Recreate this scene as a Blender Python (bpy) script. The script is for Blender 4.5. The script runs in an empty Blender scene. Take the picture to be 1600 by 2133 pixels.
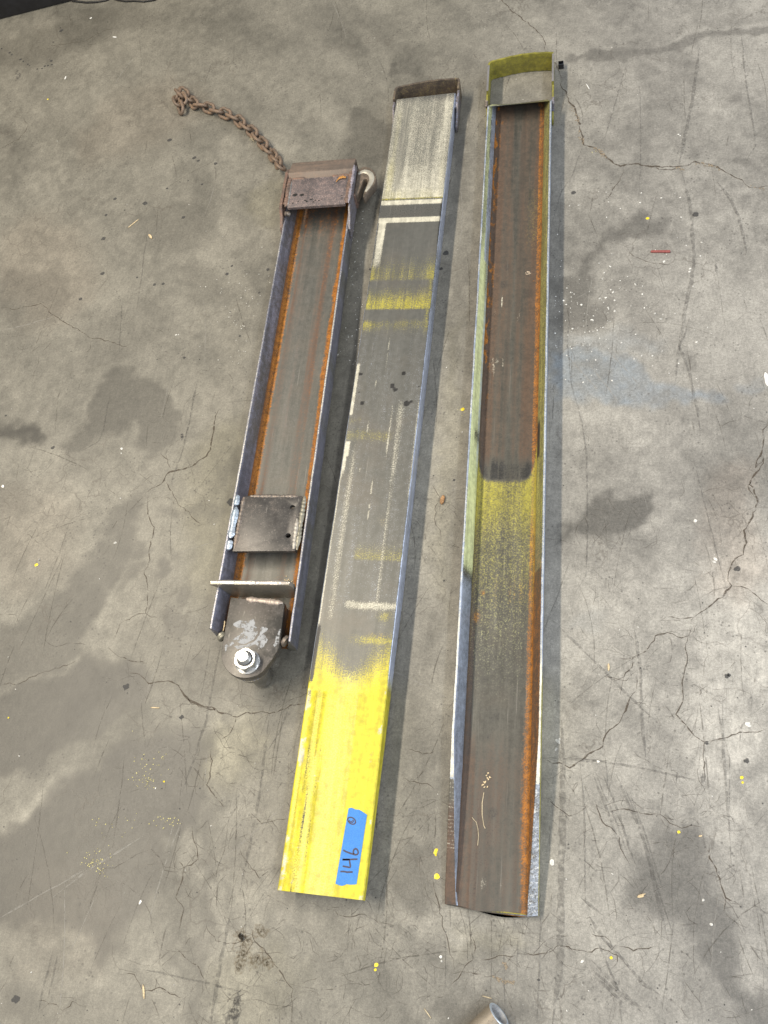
import bpy, bmesh, math, random
import numpy as np
from mathutils import Vector, Matrix
random.seed(7); rng = np.random.default_rng(7)
SC = bpy.context.scene
COL = SC.collection
PI = math.pi

# ------------------------------------------------------------------ camera
IW, IH, F = 1600.0, 2133.0, 1930.0
CAM_H = 1.6
def _cam_axes():
    n = np.array([1170 - IW/2, 2000 - IH/2, F]); n /= np.linalg.norm(n)
    up = -n
    vp = np.array([1230 - IW/2, -3150 - IH/2, F])
    Y = vp - vp.dot(up)*up; Y /= np.linalg.norm(Y)
    X = np.cross(Y, up)
    return np.array([X, Y, up])
RW = _cam_axes()
def at(u, v, z=0.0):
    """where the sight line through a traced mark meets the plane at height z (metres)"""
    r = RW @ np.array([u - IW/2, v - IH/2, F]); t = (z - CAM_H)/r[2]
    return np.array([t*r[0], t*r[1], z])
cam = bpy.data.cameras.new('camera'); cam_o = bpy.data.objects.new('camera', cam); COL.objects.link(cam_o)
cam.sensor_fit = 'VERTICAL'; cam.sensor_height = 24.0; cam.lens = F*24.0/IH
cam.clip_start = 0.02; cam.clip_end = 200
cam_o.matrix_world = Matrix([[RW[i][0], -RW[i][1], -RW[i][2], (0, 0, CAM_H)[i]] for i in range(3)] + [[0, 0, 0, 1]])
SC.camera = cam_o

# ------------------------------------------------------------------ world, lamps, exposure
w = bpy.data.worlds.new('World'); SC.world = w; w.use_nodes = True
bg = w.node_tree.nodes['Background']; bg.inputs[0].default_value = (0.84, 0.90, 1.0, 1); bg.inputs[1].default_value = 0.28
def area(name, loc, target, sx, sy, power, col):
    l = bpy.data.lights.new(name, 'AREA'); l.shape = 'RECTANGLE'; l.size = sx; l.size_y = sy; l.energy = power; l.color = col
    o = bpy.data.objects.new(name, l); COL.objects.link(o); o.location = loc
    d = Vector(target) - Vector(loc)
    z = -d.normalized(); y = Vector((0, 1, 0)); x = y.cross(z).normalized(); y = z.cross(x)
    m = Matrix((x, y, z)).transposed().to_4x4(); m.translation = loc; o.matrix_world = m
    return o
area('strip_lamp_warm', (-2.45, 0.9, 4.0), (-0.4, 0.9, 0), 0.22, 4.0, 215, (1.0, 0.90, 0.74))
area('strip_lamp_cool', (1.75, 0.4, 4.0), (-0.2, 0.8, 0), 0.35, 5.0, 62, (0.92, 0.96, 1.0))
area('roof_light', (0.6, -2.2, 3.6), (-0.1, 0.4, 0), 2.4, 1.6, 50, (0.90, 0.95, 1.0))
area('door_daylight', (4.2, 0.6, 1.7), (-0.3, 0.8, 0.1), 2.6, 4.0, 85, (0.84, 0.91, 1.0))
SC.view_settings.view_transform = 'Standard'
try: SC.view_settings.look = 'None'
except Exception: pass
SC.view_settings.exposure = 0.33
SC.view_settings.gamma = 1.0

# ------------------------------------------------------------------ noise helpers
def _h(i, j, seed):
    i = i.astype(np.int64); j = j.astype(np.int64)
    n = (i*374761393 + j*668265263 + seed*2147483647 + 1274126177) & 0x7fffffff
    n = ((n ^ (n >> 13))*1274126177) & 0x7fffffff
    n = (n ^ (n >> 16)) & 0xffffff
    return n/float(0xffffff)
def vn(x, y, seed=0):
    x = np.asarray(x, float); y = np.asarray(y, float)
    i = np.floor(x); j = np.floor(y); fx = x - i; fy = y - j
    fx = fx*fx*(3 - 2*fx); fy = fy*fy*(3 - 2*fy)
    a = _h(i, j, seed); b = _h(i + 1, j, seed); c = _h(i, j + 1, seed); d = _h(i + 1, j + 1, seed)
    return (a*(1 - fx) + b*fx)*(1 - fy) + (c*(1 - fx) + d*fx)*fy
def fbm(x, y, o=4, seed=0):
    s = 0; a = 0.5; t = 0
    for k in range(o):
        s = s + a*vn(x*2**k, y*2**k, seed + k*17); t += a; a *= 0.55
    return s/t
def sm(a, b, x):
    t = np.clip((x - a)/(b - a + 1e-12), 0, 1); return t*t*(3 - 2*t)
def band(x, a, b, ea=6, eb=6):
    return sm(a - ea, a + ea, x)*(1 - sm(b - eb, b + eb, x))
def gs(x, c, wd): return np.exp(-((x - c)/wd)**2)

# ------------------------------------------------------------------ node helpers
class NT:
    def __init__(s, name):
        s.m = bpy.data.materials.new(name); s.m.use_nodes = True; s.t = s.m.node_tree
        s.t.nodes.clear()
        s.out = s.n('ShaderNodeOutputMaterial')
    def n(s, t, **k):
        x = s.t.nodes.new(t)
        for a, b in k.items(): setattr(x, a, b)
        return x
    def put(s, sock, v):
        if v is None: return
        if isinstance(v, bpy.types.NodeSocket): s.t.links.new(v, sock)
        elif isinstance(v, (tuple, list)) and len(v) == 3 and sock.type == 'RGBA': sock.default_value = (*v, 1)
        else: sock.default_value = v
    def math(s, op, a, b=None, c=None, clamp=False):
        x = s.n('ShaderNodeMath', operation=op); x.use_clamp = clamp
        for i, v in enumerate((a, b, c)):
            if v is not None: s.put(x.inputs[i], v)
        return x.outputs[0]
    def mix(s, fac, a, b, bt='MIX'):
        x = s.n('ShaderNodeMix', data_type='RGBA', blend_type=bt)
        s.put(x.inputs['Factor'], fac); s.put(x.inputs[6], a); s.put(x.inputs[7], b); return x.outputs[2]
    def mixf(s, fac, a, b):
        x = s.n('ShaderNodeMix', data_type='FLOAT'); s.put(x.inputs[0], fac); s.put(x.inputs[2], a); s.put(x.inputs[3], b); return x.outputs[0]
    def rng(s, v, a, b, c=0.0, d=1.0, smooth=True):
        x = s.n('ShaderNodeMapRange', interpolation_type='SMOOTHSTEP' if smooth else 'LINEAR')
        for k, q in zip((0, 1, 2, 3, 4), (v, a, b, c, d)): s.put(x.inputs[k], q)
        return x.outputs[0]
    def obj(s, scale=(1, 1, 1)):
        tc = s.n('ShaderNodeTexCoord'); mp = s.n('ShaderNodeMapping'); s.put(mp.inputs['Scale'], scale)
        s.t.links.new(tc.outputs['Object'], mp.inputs['Vector']); return mp.outputs[0]
    def noise(s, vec, scale, detail=3, rough=0.55, dist=0.0):
        x = s.n('ShaderNodeTexNoise'); s.put(x.inputs['Vector'], vec); s.put(x.inputs['Scale'], scale); s.put(x.inputs['Detail'], detail)
        s.put(x.inputs['Roughness'], rough); s.put(x.inputs['Distortion'], dist); return x.outputs[0]
    def voro(s, vec, scale, feature='F1', out=0, rnd=1.0):
        x = s.n('ShaderNodeTexVoronoi', feature=feature); s.put(x.inputs['Vector'], vec); s.put(x.inputs['Scale'], scale)
        s.put(x.inputs['Randomness'], rnd); return x.outputs[out]
    def attr(s, name):
        x = s.n('ShaderNodeAttribute', attribute_name=name); return x
    def bsdf(s, **k):
        b = s.n('ShaderNodeBsdfPrincipled')
        for a, v in k.items(): s.put(b.inputs[a.replace('_', ' ')], v)
        return b
    def bump(s, h, strength=0.3, dist=0.001):
        x = s.n('ShaderNodeBump'); s.put(x.inputs['Height'], h); s.put(x.inputs['Strength'], strength); s.put(x.inputs['Distance'], dist); return x.outputs[0]
    def done(s, sh):
        s.t.links.new(sh.outputs[0] if hasattr(sh, 'outputs') else sh, s.out.inputs[0]); return s.m

PAL = dict(yellow=(0.80, 0.66, 0.025), white=(0.66, 0.62, 0.50), rust=(0.34, 0.125, 0.018), dark=(0.032, 0.031, 0.030),
           brown=(0.100, 0.058, 0.038), blue=(0.27, 0.32, 0.50), olive=(0.40, 0.42, 0.13))
def steel(name, a=(0.100, 0.097, 0.083), b=(0.158, 0.152, 0.130), met=0.45, rough=0.40, streak=(70, 5, 70), const=None, pal=None, fine=420, amp=1.25):
    """worn steel with paint, rust and scale layers steered by two colour attributes (marks_a, marks_b) or by constants"""
    p = dict(PAL); p.update(pal or {}); const = const or {}
    t = NT(name)
    v = t.obj(); vs = t.obj(streak)
    st = t.noise(vs, 1.0, 4, 0.6); st2 = t.noise(t.obj((streak[0]*5, streak[1]*1.5, streak[2]*5)), 1.0, 2)
    mid = t.noise(v, 95, 5, 0.62); big = t.noise(v, 14, 3); fi = t.noise(v, fine, 3, 0.7)
    f0 = t.math('ADD', t.math('MULTIPLY', st, 0.45), t.math('ADD', t.math('MULTIPLY', mid, 0.25), t.math('MULTIPLY', fi, 0.30)))
    colr = t.mix(t.rng(f0, 0.32, 0.68), a, b)
    colr = t.mix(t.math('MULTIPLY', t.rng(big, 0.45, 0.7), 0.20), colr, (b[0]*1.15, b[1]*0.98, b[2]*0.86))
    colr = t.mix(t.math('MULTIPLY', t.rng(st2, 0.66, 0.74), 0.35), colr, (0.30, 0.28, 0.25))
    nz = t.math('ADD', t.math('MULTIPLY', fi, 0.72), t.math('ADD', t.math('MULTIPLY', mid, 0.18), t.math('MULTIPLY', st, 0.10)))
    nz = t.math('MULTIPLY', t.math('SUBTRACT', nz, 0.5), amp*1.6)
    nzf = t.math('MULTIPLY', t.math('SUBTRACT', t.math('ADD', t.math('MULTIPLY', fi, .86), t.math('MULTIPLY', st2, .14)), 0.5), amp*1.6); nzr = t.math('MULTIPLY', t.math('SUBTRACT', t.math('ADD', t.math('MULTIPLY', fi, .60), t.math('ADD', t.math('MULTIPLY', st, .28), t.math('MULTIPLY', mid, .12))), 0.5), amp*1.6)
    A = t.attr('marks_a'); B = t.attr('marks_b')
    sa = t.n('ShaderNodeSeparateColor'); t.put(sa.inputs[0], A.outputs['Color']); sb = t.n('ShaderNodeSeparateColor'); t.put(sb.inputs[0], B.outputs['Color'])
    src = dict(yellow=sa.outputs[0], white=sa.outputs[1], rust=sa.outputs[2], dark=A.outputs['Alpha'], brown=sb.outputs[0], blue=sb.outputs[1], olive=sb.outputs[2])
    paint = None; rusty = None; blued = None
    for k, wd in (('brown', 0.30), ('olive', 0.36), ('blue', 0.32), ('rust', 0.28), ('yellow', 0.36), ('white', 0.26), ('dark', 0.26)):
        val = const.get(k, None)
        if k == 'dark' and const.get('dark') is None and const.get('_noattr'): continue
        s_ = src[k] if val is None else val
        if val is None and const.get('_noattr'): continue
        nn = t.math('MULTIPLY', nzf, .8) if (k in ('yellow', 'white', 'olive') and not const.get('_noattr')) else nzr if (k == 'rust' and not const.get('_noattr')) else nz if k != 'brown' else t.math('MULTIPLY', t.math('SUBTRACT', t.math('ADD', t.math('MULTIPLY', st, .5), t.math('ADD', t.math('MULTIPLY', mid, .2), t.math('MULTIPLY', fi, .3))), .5), 1.5)
        fac = t.rng(t.math('ADD', s_, nn), 0.5 - wd, 0.5 + wd)
        if val is None: fac = t.math('MULTIPLY', fac, t.rng(s_, .01, .09))
        c = p[k]
        tv = t.math('ADD', t.math('MULTIPLY', fi, .5), t.math('MULTIPLY', mid, .5)) if k in ('rust', 'brown') else t.math('ADD', t.math('MULTIPLY', mid, .5), t.math('MULTIPLY', st, .5))
        tint = t.mix(t.rng(tv, 0.36, 0.64), tuple(x*(0.45 if k == 'rust' else 0.74) for x in c), tuple(min(x*1.25, .9) for x in c))
        colr = t.mix(fac, colr, tint)
        if k in ('yellow', 'white', 'olive'): paint = fac if paint is None else t.math('MAXIMUM', paint, fac)
        if k in ('rust', 'brown'): rusty = fac if rusty is None else t.math('MAXIMUM', rusty, fac)
        if k == 'blue': blued = fac
    m = met; r = t.math('ADD', rough - 0.10, t.math('MULTIPLY', mid, 0.2))
    if blued is not None: m = t.mixf(blued, m, 0.45); r = t.mixf(blued, r, 0.36)
    if paint is not None: m = t.mixf(paint, m, 0.0); r = t.mixf(paint, r, 0.40)
    if rusty is not None: m = t.mixf(rusty, m, 0.02); r = t.mixf(rusty, r, 0.72)
    bs = t.bsdf(Base_Color=colr, Metallic=m, Roughness=r)
    hh = t.math('ADD', t.math('MULTIPLY', fi, 0.35), t.math('ADD', t.math('MULTIPLY', mid, 0.5), t.math('MULTIPLY', st, 0.4)))
    t.put(bs.inputs['Normal'], t.bump(hh, 0.13, 0.0012))
    return t.done(bs)

def plain(name, c, rough=0.6, met=0.0, var=0.25, scale=80, bump=0.15, c2=None, detail=4):
    t = NT(name); v = t.obj(); nz = t.noise(v, scale, detail, 0.6)
    colr = t.mix(t.rng(nz, 0.35, 0.65), tuple(x*(1 - var) for x in c), c2 or tuple(min(x*(1 + var), .95) for x in c))
    bs = t.bsdf(Base_Color=colr, Metallic=met, Roughness=rough)
    if bump: t.put(bs.inputs['Normal'], t.bump(nz, bump, 0.001))
    return t.done(bs)
def film(name, c, alpha, scale=200, contrast=(0.35, 0.65), stretch=(1, 1, 1)):
    """thin stain lying on the slab, broken up by noise"""
    t = NT(name); nz = t.noise(t.obj(stretch), scale, 3, 0.6)
    d = t.bsdf(Base_Color=c, Roughness=0.7)
    tr = t.n('ShaderNodeBsdfTransparent'); mx = t.n('ShaderNodeMixShader')
    t.put(mx.inputs[0], t.math('MULTIPLY', t.rng(nz, *contrast), alpha)); t.put(mx.inputs[1], tr.outputs[0]); t.put(mx.inputs[2], d.outputs[0])
    return t.done(mx)

# ------------------------------------------------------------------ object helpers
def tag(o, label=None, cat=None, group=None, kind=None):
    if label: o['label'] = label
    if cat: o['category'] = cat
    if group: o['group'] = group
    if kind: o['kind'] = kind
    return o
def empty(name, mat, label, cat, group=None):
    o = bpy.data.objects.new(name, None); COL.objects.link(o); o.matrix_world = mat; o.empty_display_size = 0.05
    return tag(o, label, cat, group)
def link(name, me, m, parent=None, loc=None):
    o = bpy.data.objects.new(name, me); COL.objects.link(o)
    if m is not None and not me.materials: me.materials.append(m)
    if parent is not None: o.parent = parent
    if loc is not None: o.location = loc
    return o
def mesh(name, V, Fc, smooth=False, sharp=None):
    me = bpy.data.meshes.new(name); me.from_pydata([tuple(map(float, v)) for v in V], [], Fc); me.validate(); me.update()
    if smooth or sharp:
        me.polygons.foreach_set('use_smooth', [True]*len(me.polygons))
        if sharp: me.set_sharp_from_angle(angle=math.radians(sharp))
    return me
def bm_mesh(name, bm, sharp=35):
    bmesh.ops.recalc_face_normals(bm, faces=bm.faces[:])
    me = bpy.data.meshes.new(name); bm.to_mesh(me); bm.free()
    me.polygons.foreach_set('use_smooth', [True]*len(me.polygons)); me.set_sharp_from_angle(angle=math.radians(sharp)); me.update()
    return me
def prism(name, outline, z0, z1, bevel=0.0012, holes=(), axis='z', seg=2):
    """outline in 2-D extruded between z0 and z1, edges bevelled; holes are circles (x, y, r)"""
    bm = bmesh.new()
    vs = [bm.verts.new((x, y, z0)) for x, y in outline]; es = [bm.edges.new((vs[i], vs[(i + 1) % len(vs)])) for i in range(len(vs))]
    for hx, hy, hr in holes:
        hv = [bm.verts.new((hx + hr*math.cos(2*PI*k/16), hy + hr*math.sin(2*PI*k/16), z0)) for k in range(16)]
        es += [bm.edges.new((hv[k], hv[(k + 1) % 16])) for k in range(16)]
    r = bmesh.ops.triangle_fill(bm, edges=es, use_beauty=True)
    fs = [g for g in r['geom'] if isinstance(g, bmesh.types.BMFace)]
    bmesh.ops.dissolve_limit(bm, angle_limit=0.001, verts=bm.verts[:], edges=[e for e in bm.edges if not e.is_boundary]) if not holes else None
    e = bmesh.ops.extrude_face_region(bm, geom=bm.faces[:])
    bmesh.ops.translate(bm, vec=(0, 0, z1 - z0), verts=[g for g in e['geom'] if isinstance(g, bmesh.types.BMVert)])
    bmesh.ops.recalc_face_normals(bm, faces=bm.faces[:])
    if bevel:
        ed = [x for x in bm.edges if len(x.link_faces) == 2 and x.calc_face_angle(0) > 0.5]
        bmesh.ops.bevel(bm, geom=ed, offset=bevel, segments=seg, affect='EDGES', profile=0.6)
    if axis == 'y':      # outline given in x,z ; extrude along y
        for v in bm.verts: v.co = Vector((v.co.x, v.co.z, v.co.y))
    if axis == 'x':      # outline given in y,z ; extrude along x
        for v in bm.verts: v.co = Vector((v.co.z, v.co.x, v.co.y))
    return bm_mesh(name, bm)
def box(name, x0, x1, y0, y1, z0, z1, bevel=0.0012): return prism(name, [(x0, y0), (x1, y0), (x1, y1), (x0, y1)], z0, z1, bevel)
def sweep(name, pts, rad, n=8, closed=False, flat=1.0):
    """tube along points; rad may be a list"""
    P = [Vector(p) for p in pts]; N = len(P); V = []; Fc = []
    rr = rad if isinstance(rad, (list, tuple)) else [rad]*N
    up = Vector((0, 0, 1))
    for i in range(N):
        a = P[(i - 1) % N] if closed or i > 0 else P[i]; b = P[(i + 1) % N] if closed or i < N - 1 else P[i]
        d = (b - a).normalized(); s = d.cross(up)
        if s.length < 1e-4: s = d.cross(Vector((1, 0, 0)))
        s.normalize(); q = s.cross(d)
        for k in range(n):
            c, e = math.cos(2*PI*k/n), math.sin(2*PI*k/n)
            V.append(P[i] + s*(c*rr[i]) + q*(e*rr[i]*flat))
    for i in range(N if closed else N - 1):
        j = (i + 1) % N
        for k in range(n): Fc.append((i*n + k, i*n + (k + 1) % n, j*n + (k + 1) % n, j*n + k))
    if not closed: Fc.append(tuple(range(n))[::-1]); Fc.append(tuple((N - 1)*n + k for k in range(n)))
    return mesh(name, V, Fc, smooth=True, sharp=60)
def bead(name, p0, p1, r, seed, ripple=0.25, n=None, flat=0.6):
    """weld bead: a rippled flattened worm"""
    p0 = Vector(p0); p1 = Vector(p1); L = (p1 - p0).length; n = n or max(10, int(L/0.0022)); rs = random.Random(seed); ripple *= .5; ph = rs.uniform(0, 6)
    pts = []; rad = []
    for i in range(n + 1):
        f = i/n; e = min(1.0, 6*min(f, 1 - f) + 0.35)
        pts.append(p0.lerp(p1, f) + Vector((rs.uniform(-1, 1)*r*min(.22, ripple), 0, rs.uniform(-1, 1)*r*min(.12, ripple))))
        rad.append(r*e*(1 + ripple*math.sin(i*1.7) + .14*math.sin(i*.33 + ph) + rs.uniform(-1, 1)*min(.18, ripple)))
    return sweep(name, pts, rad, 8, flat=flat)

# ------------------------------------------------------------------ the floor
def poly_w(pts): return np.array([at(u, v)[:2] for u, v in pts])
def sdf(poly, X, Y):
    """signed distance (inside negative) of many points to a polygon"""
    d = np.full(X.shape, 1e9); ins = np.zeros(X.shape, bool); n = len(poly)
    for i in range(n):
        ax, ay = poly[i]; bx, by = poly[(i + 1) % n]
        ex, ey = bx - ax, by - ay; wx, wy = X - ax, Y - ay
        t = np.clip((wx*ex + wy*ey)/(ex*ex + ey*ey + 1e-12), 0, 1)
        d = np.minimum(d, (wx - t*ex)**2 + (wy - t*ey)**2)
        c = ((ay <= Y) & (by > Y)) | ((by <= Y) & (ay > Y))
        with np.errstate(divide='ignore', invalid='ignore'):
            xi = ax + (Y - ay)*(ex)/(ey if abs(ey) > 1e-12 else 1e-12)
        ins ^= c & (X < xi)
    d = np.sqrt(d); return np.where(ins, -d, d)
def blob(u, v, ru, rv, rot=0, n=12):
    a = math.radians(rot); return [(u + ru*math.cos(t)*math.cos(a) - rv*math.sin(t)*math.sin(a), v + ru*math.cos(t)*math.sin(a) + rv*math.sin(t)*math.cos(a)) for t in np.linspace(0, 2*PI, n, endpoint=False)]
# oil and damp stains: outline (traced), strength, edge softness in m
STAINS = [
 ([(-60, 1720), (60, 1690), (150, 1610), (260, 1560), (330, 1520), (400, 1505), (450, 1550), (440, 1640), (420, 1720), (340, 1770), (335, 1850), (300, 1940), (200, 1975), (110, 1960), (40, 1930), (-60, 1950)], 0.80, .035),
 ([(-60, 1430), (80, 1405), (170, 1385), (290, 1400), (330, 1440), (260, 1490), (200, 1530), (120, 1560), (70, 1610), (-60, 1640)], 0.80, .03),
 ([(-60, 1330), (40, 1290), (120, 1230), (190, 1150), (250, 1060), (300, 1015), (318, 1040), (290, 1100), (265, 1150), (220, 1210), (190, 1280), (160, 1340), (130, 1400), (-60, 1420)], 0.62, .03),
 ([(-60, 1100), (60, 1080), (170, 1000), (240, 930), (200, 900), (110, 960), (30, 1000), (-60, 1010)], 0.35, .05),
 ([(190, 800), (250, 760), (310, 790), (370, 850), (395, 900), (340, 950), (290, 940), (270, 890), (200, 920), (140, 960), (120, 930), (180, 870)], 0.62, .025),
 (blob(30, 905, 60, 18, 5), 0.95, .03), (blob(275, 1148, 14, 22, 20), .5, .012), (blob(322, 1188, 16, 22), .6, .015), (blob(262, 1200, 18, 26), .42, .015),
 (blob(395, 1245, 20, 28, 15), .45, .018), (blob(375, 1310, 36, 34, 30), .5, .02), (blob(415, 1400, 30, 14), .45, .02), (blob(420, 1060, 38, 20), .4, .02), (blob(360, 1060, 24, 20), .4, .02), (blob(470, 985, 30, 16, -30), .35, .02),
 (blob(60, 620, 95, 60, -20), .38, .05), (blob(250, 700, 110, 60, -30), .25, .06), (blob(420, 600, 70, 40, 20), .3, .04), (blob(360, 480, 90, 60), .28, .05), (blob(330, 300, 90, 40, -20), .22, .05), (blob(150, 270, 90, 50), .22, .06), (blob(100, 90, 130, 40, -15), .35, .06), (blob(240, 40, 80, 40), .3, .05),
 (blob(560, 900, 60, 160, 10), .25, .05), (blob(560, 1450, 60, 40), .25, .05),
 (blob(770, 290, 60, 60, -30), .5, .03), (blob(960, 330, 22, 120, 4), .3, .03),
 ([(1195, 1110), (1230, 1060), (1290, 1015), (1340, 1018), (1365, 1045), (1345, 1080), (1290, 1100), (1270, 1130), (1200, 1140), (1155, 1150), (1155, 1110)], .72, .022),
 ([(1150, 590), (1200, 570), (1240, 520), (1330, 440), (1350, 470), (1400, 470), (1360, 500), (1280, 510), (1250, 560), (1210, 640), (1150, 700)], .55, .025),
 (blob(1200, 655, 70, 40, -10), .55, .04), (blob(1330, 640, 60, 70), .22, .05), (blob(1450, 735, 22, 16), .32, .015),
 ([(1335, 1745), (1370, 1715), (1420, 1725), (1470, 1760), (1500, 1840), (1530, 1930), (1560, 2020), (1640, 2133), (1600, 2170), (1560, 2080), (1490, 2010), (1440, 1960), (1390, 1930), (1330, 1910), (1285, 1890), (1300, 1860), (1320, 1830), (1345, 1790)], .62, .03),
 ([(1140, 128), (1250, 105), (1370, 82), (1480, 70), (1600, 50), (1640, 50), (1640, 68), (1500, 84), (1400, 98), (1290, 120), (1160, 128)], .45, .012),
 (blob(1500, 40, 130, 16, -8), .2, .03), (blob(1545, 205, 16, 10), .35, .01), (blob(1380, 100, 12, 8), .3, .01), (blob(1530, 340, 18, 9), .35, .01), (blob(1395, 420, 10, 7), .35, .008),
 (blob(1010, 2110, 130, 50), .55, .06), (blob(1570, 2080, 60, 60), .45, .05), (blob(890, 1830, 60, 80, 20), .4, .04), (blob(960, 1985, 90, 25), .3, .03), (blob(340, 1990, 28, 24), .4, .02), (blob(40, 2060, 60, 50), .42, .05), (blob(20, 2110, 40, 30), .5, .03),
 ([(436, 1700), (462, 1700), (440, 1900), (418, 2000), (400, 2160), (372, 2160), (395, 1950), (418, 1850)], .32, .012),
 (blob(880, 1450, 40, 200, 5), .25, .05), (blob(560, 1500, 40, 60), .3, .05), (blob(870, 1650, 30, 120, 5), .25, .05), (blob(530, 1760, 40, 60), .35, .04),
 (blob(950, 620, 25, 160, 4), .25, .03), (blob(790, 1000, 20, 20), .1, .05), (blob(700, 60, 160, 50), .15, .06), (blob(920, 120, 90, 40), .14, .05), (blob(830, 130, 10, 12), .45, .01),
]
LIGHTS = [(blob(1550, 1420, 130, 330, 5), .8, .12), (blob(480, 1560, 45, 60), .75, .04), (blob(400, 1800, 50, 50, -40), .6, .03), (blob(500, 1900, 80, 240, 8), .5, .06), (blob(220, 1480, 120, 30, -30), .45, .04), (blob(430, 1480, 60, 30), .5, .04),
          (blob(100, 1650, 90, 26, -38), .6, .03), (blob(150, 1970, 50, 40), .35, .04), (blob(240, 2010, 120, 40), .4, .05), (blob(230, 1310, 60, 90, 20), .35, .05), (blob(120, 1010, 60, 60), .35, .05), (blob(900, 1000, 40, 400, 4), .35, .05), (blob(1350, 1250, 160, 90), .25, .08), (blob(1250, 1480, 120, 160), .3, .08),
          (blob(1480, 380, 140, 200), .25, .1), (blob(1200, 330, 40, 120), .2, .05), (blob(540, 520, 60, 60), .3, .05), (blob(520, 330, 90, 60), .22, .06), (blob(1250, 880, 120, 60), .2, .05), (blob(60, 830, 60, 60, -40), .3, .06), (blob(110, 350, 60, 50), .2, .06), (blob(700, 1930, 300, 60), .25, .08)]
BLUES = [([(1140, 740), (1190, 735), (1240, 725), (1300, 745), (1370, 775), (1440, 795), (1510, 815), (1520, 832), (1400, 834), (1300, 826), (1140, 822)], .72, .030), (blob(1205, 1275, 50, 20), .12, .03), (blob(1580, 805, 40, 12), .35, .02), (blob(1270, 720, 130, 30), .3, .04)]
SOURS = [(blob(470, 1050, 90, 200, 10), .55, .1), (blob(1030, 1960, 90, 30), .45, .05), (blob(620, 950, 40, 160), .5, .05), (blob(560, 420, 50, 40), .4, .05), (blob(480, 1560, 80, 90), .5, .07), (blob(930, 1000, 30, 330, 4), .35, .05), (blob(520, 2050, 110, 90), .3, .06)]
WARMS = [(blob(90, 560, 120, 120), .5, .12), (blob(300, 250, 160, 70, -20), .4, .1), (blob(60, 1120, 110, 120), .35, .1), (blob(1530, 1100, 60, 170), .6, .06), (blob(130, 1900, 130, 120), .3, .08)]

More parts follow.
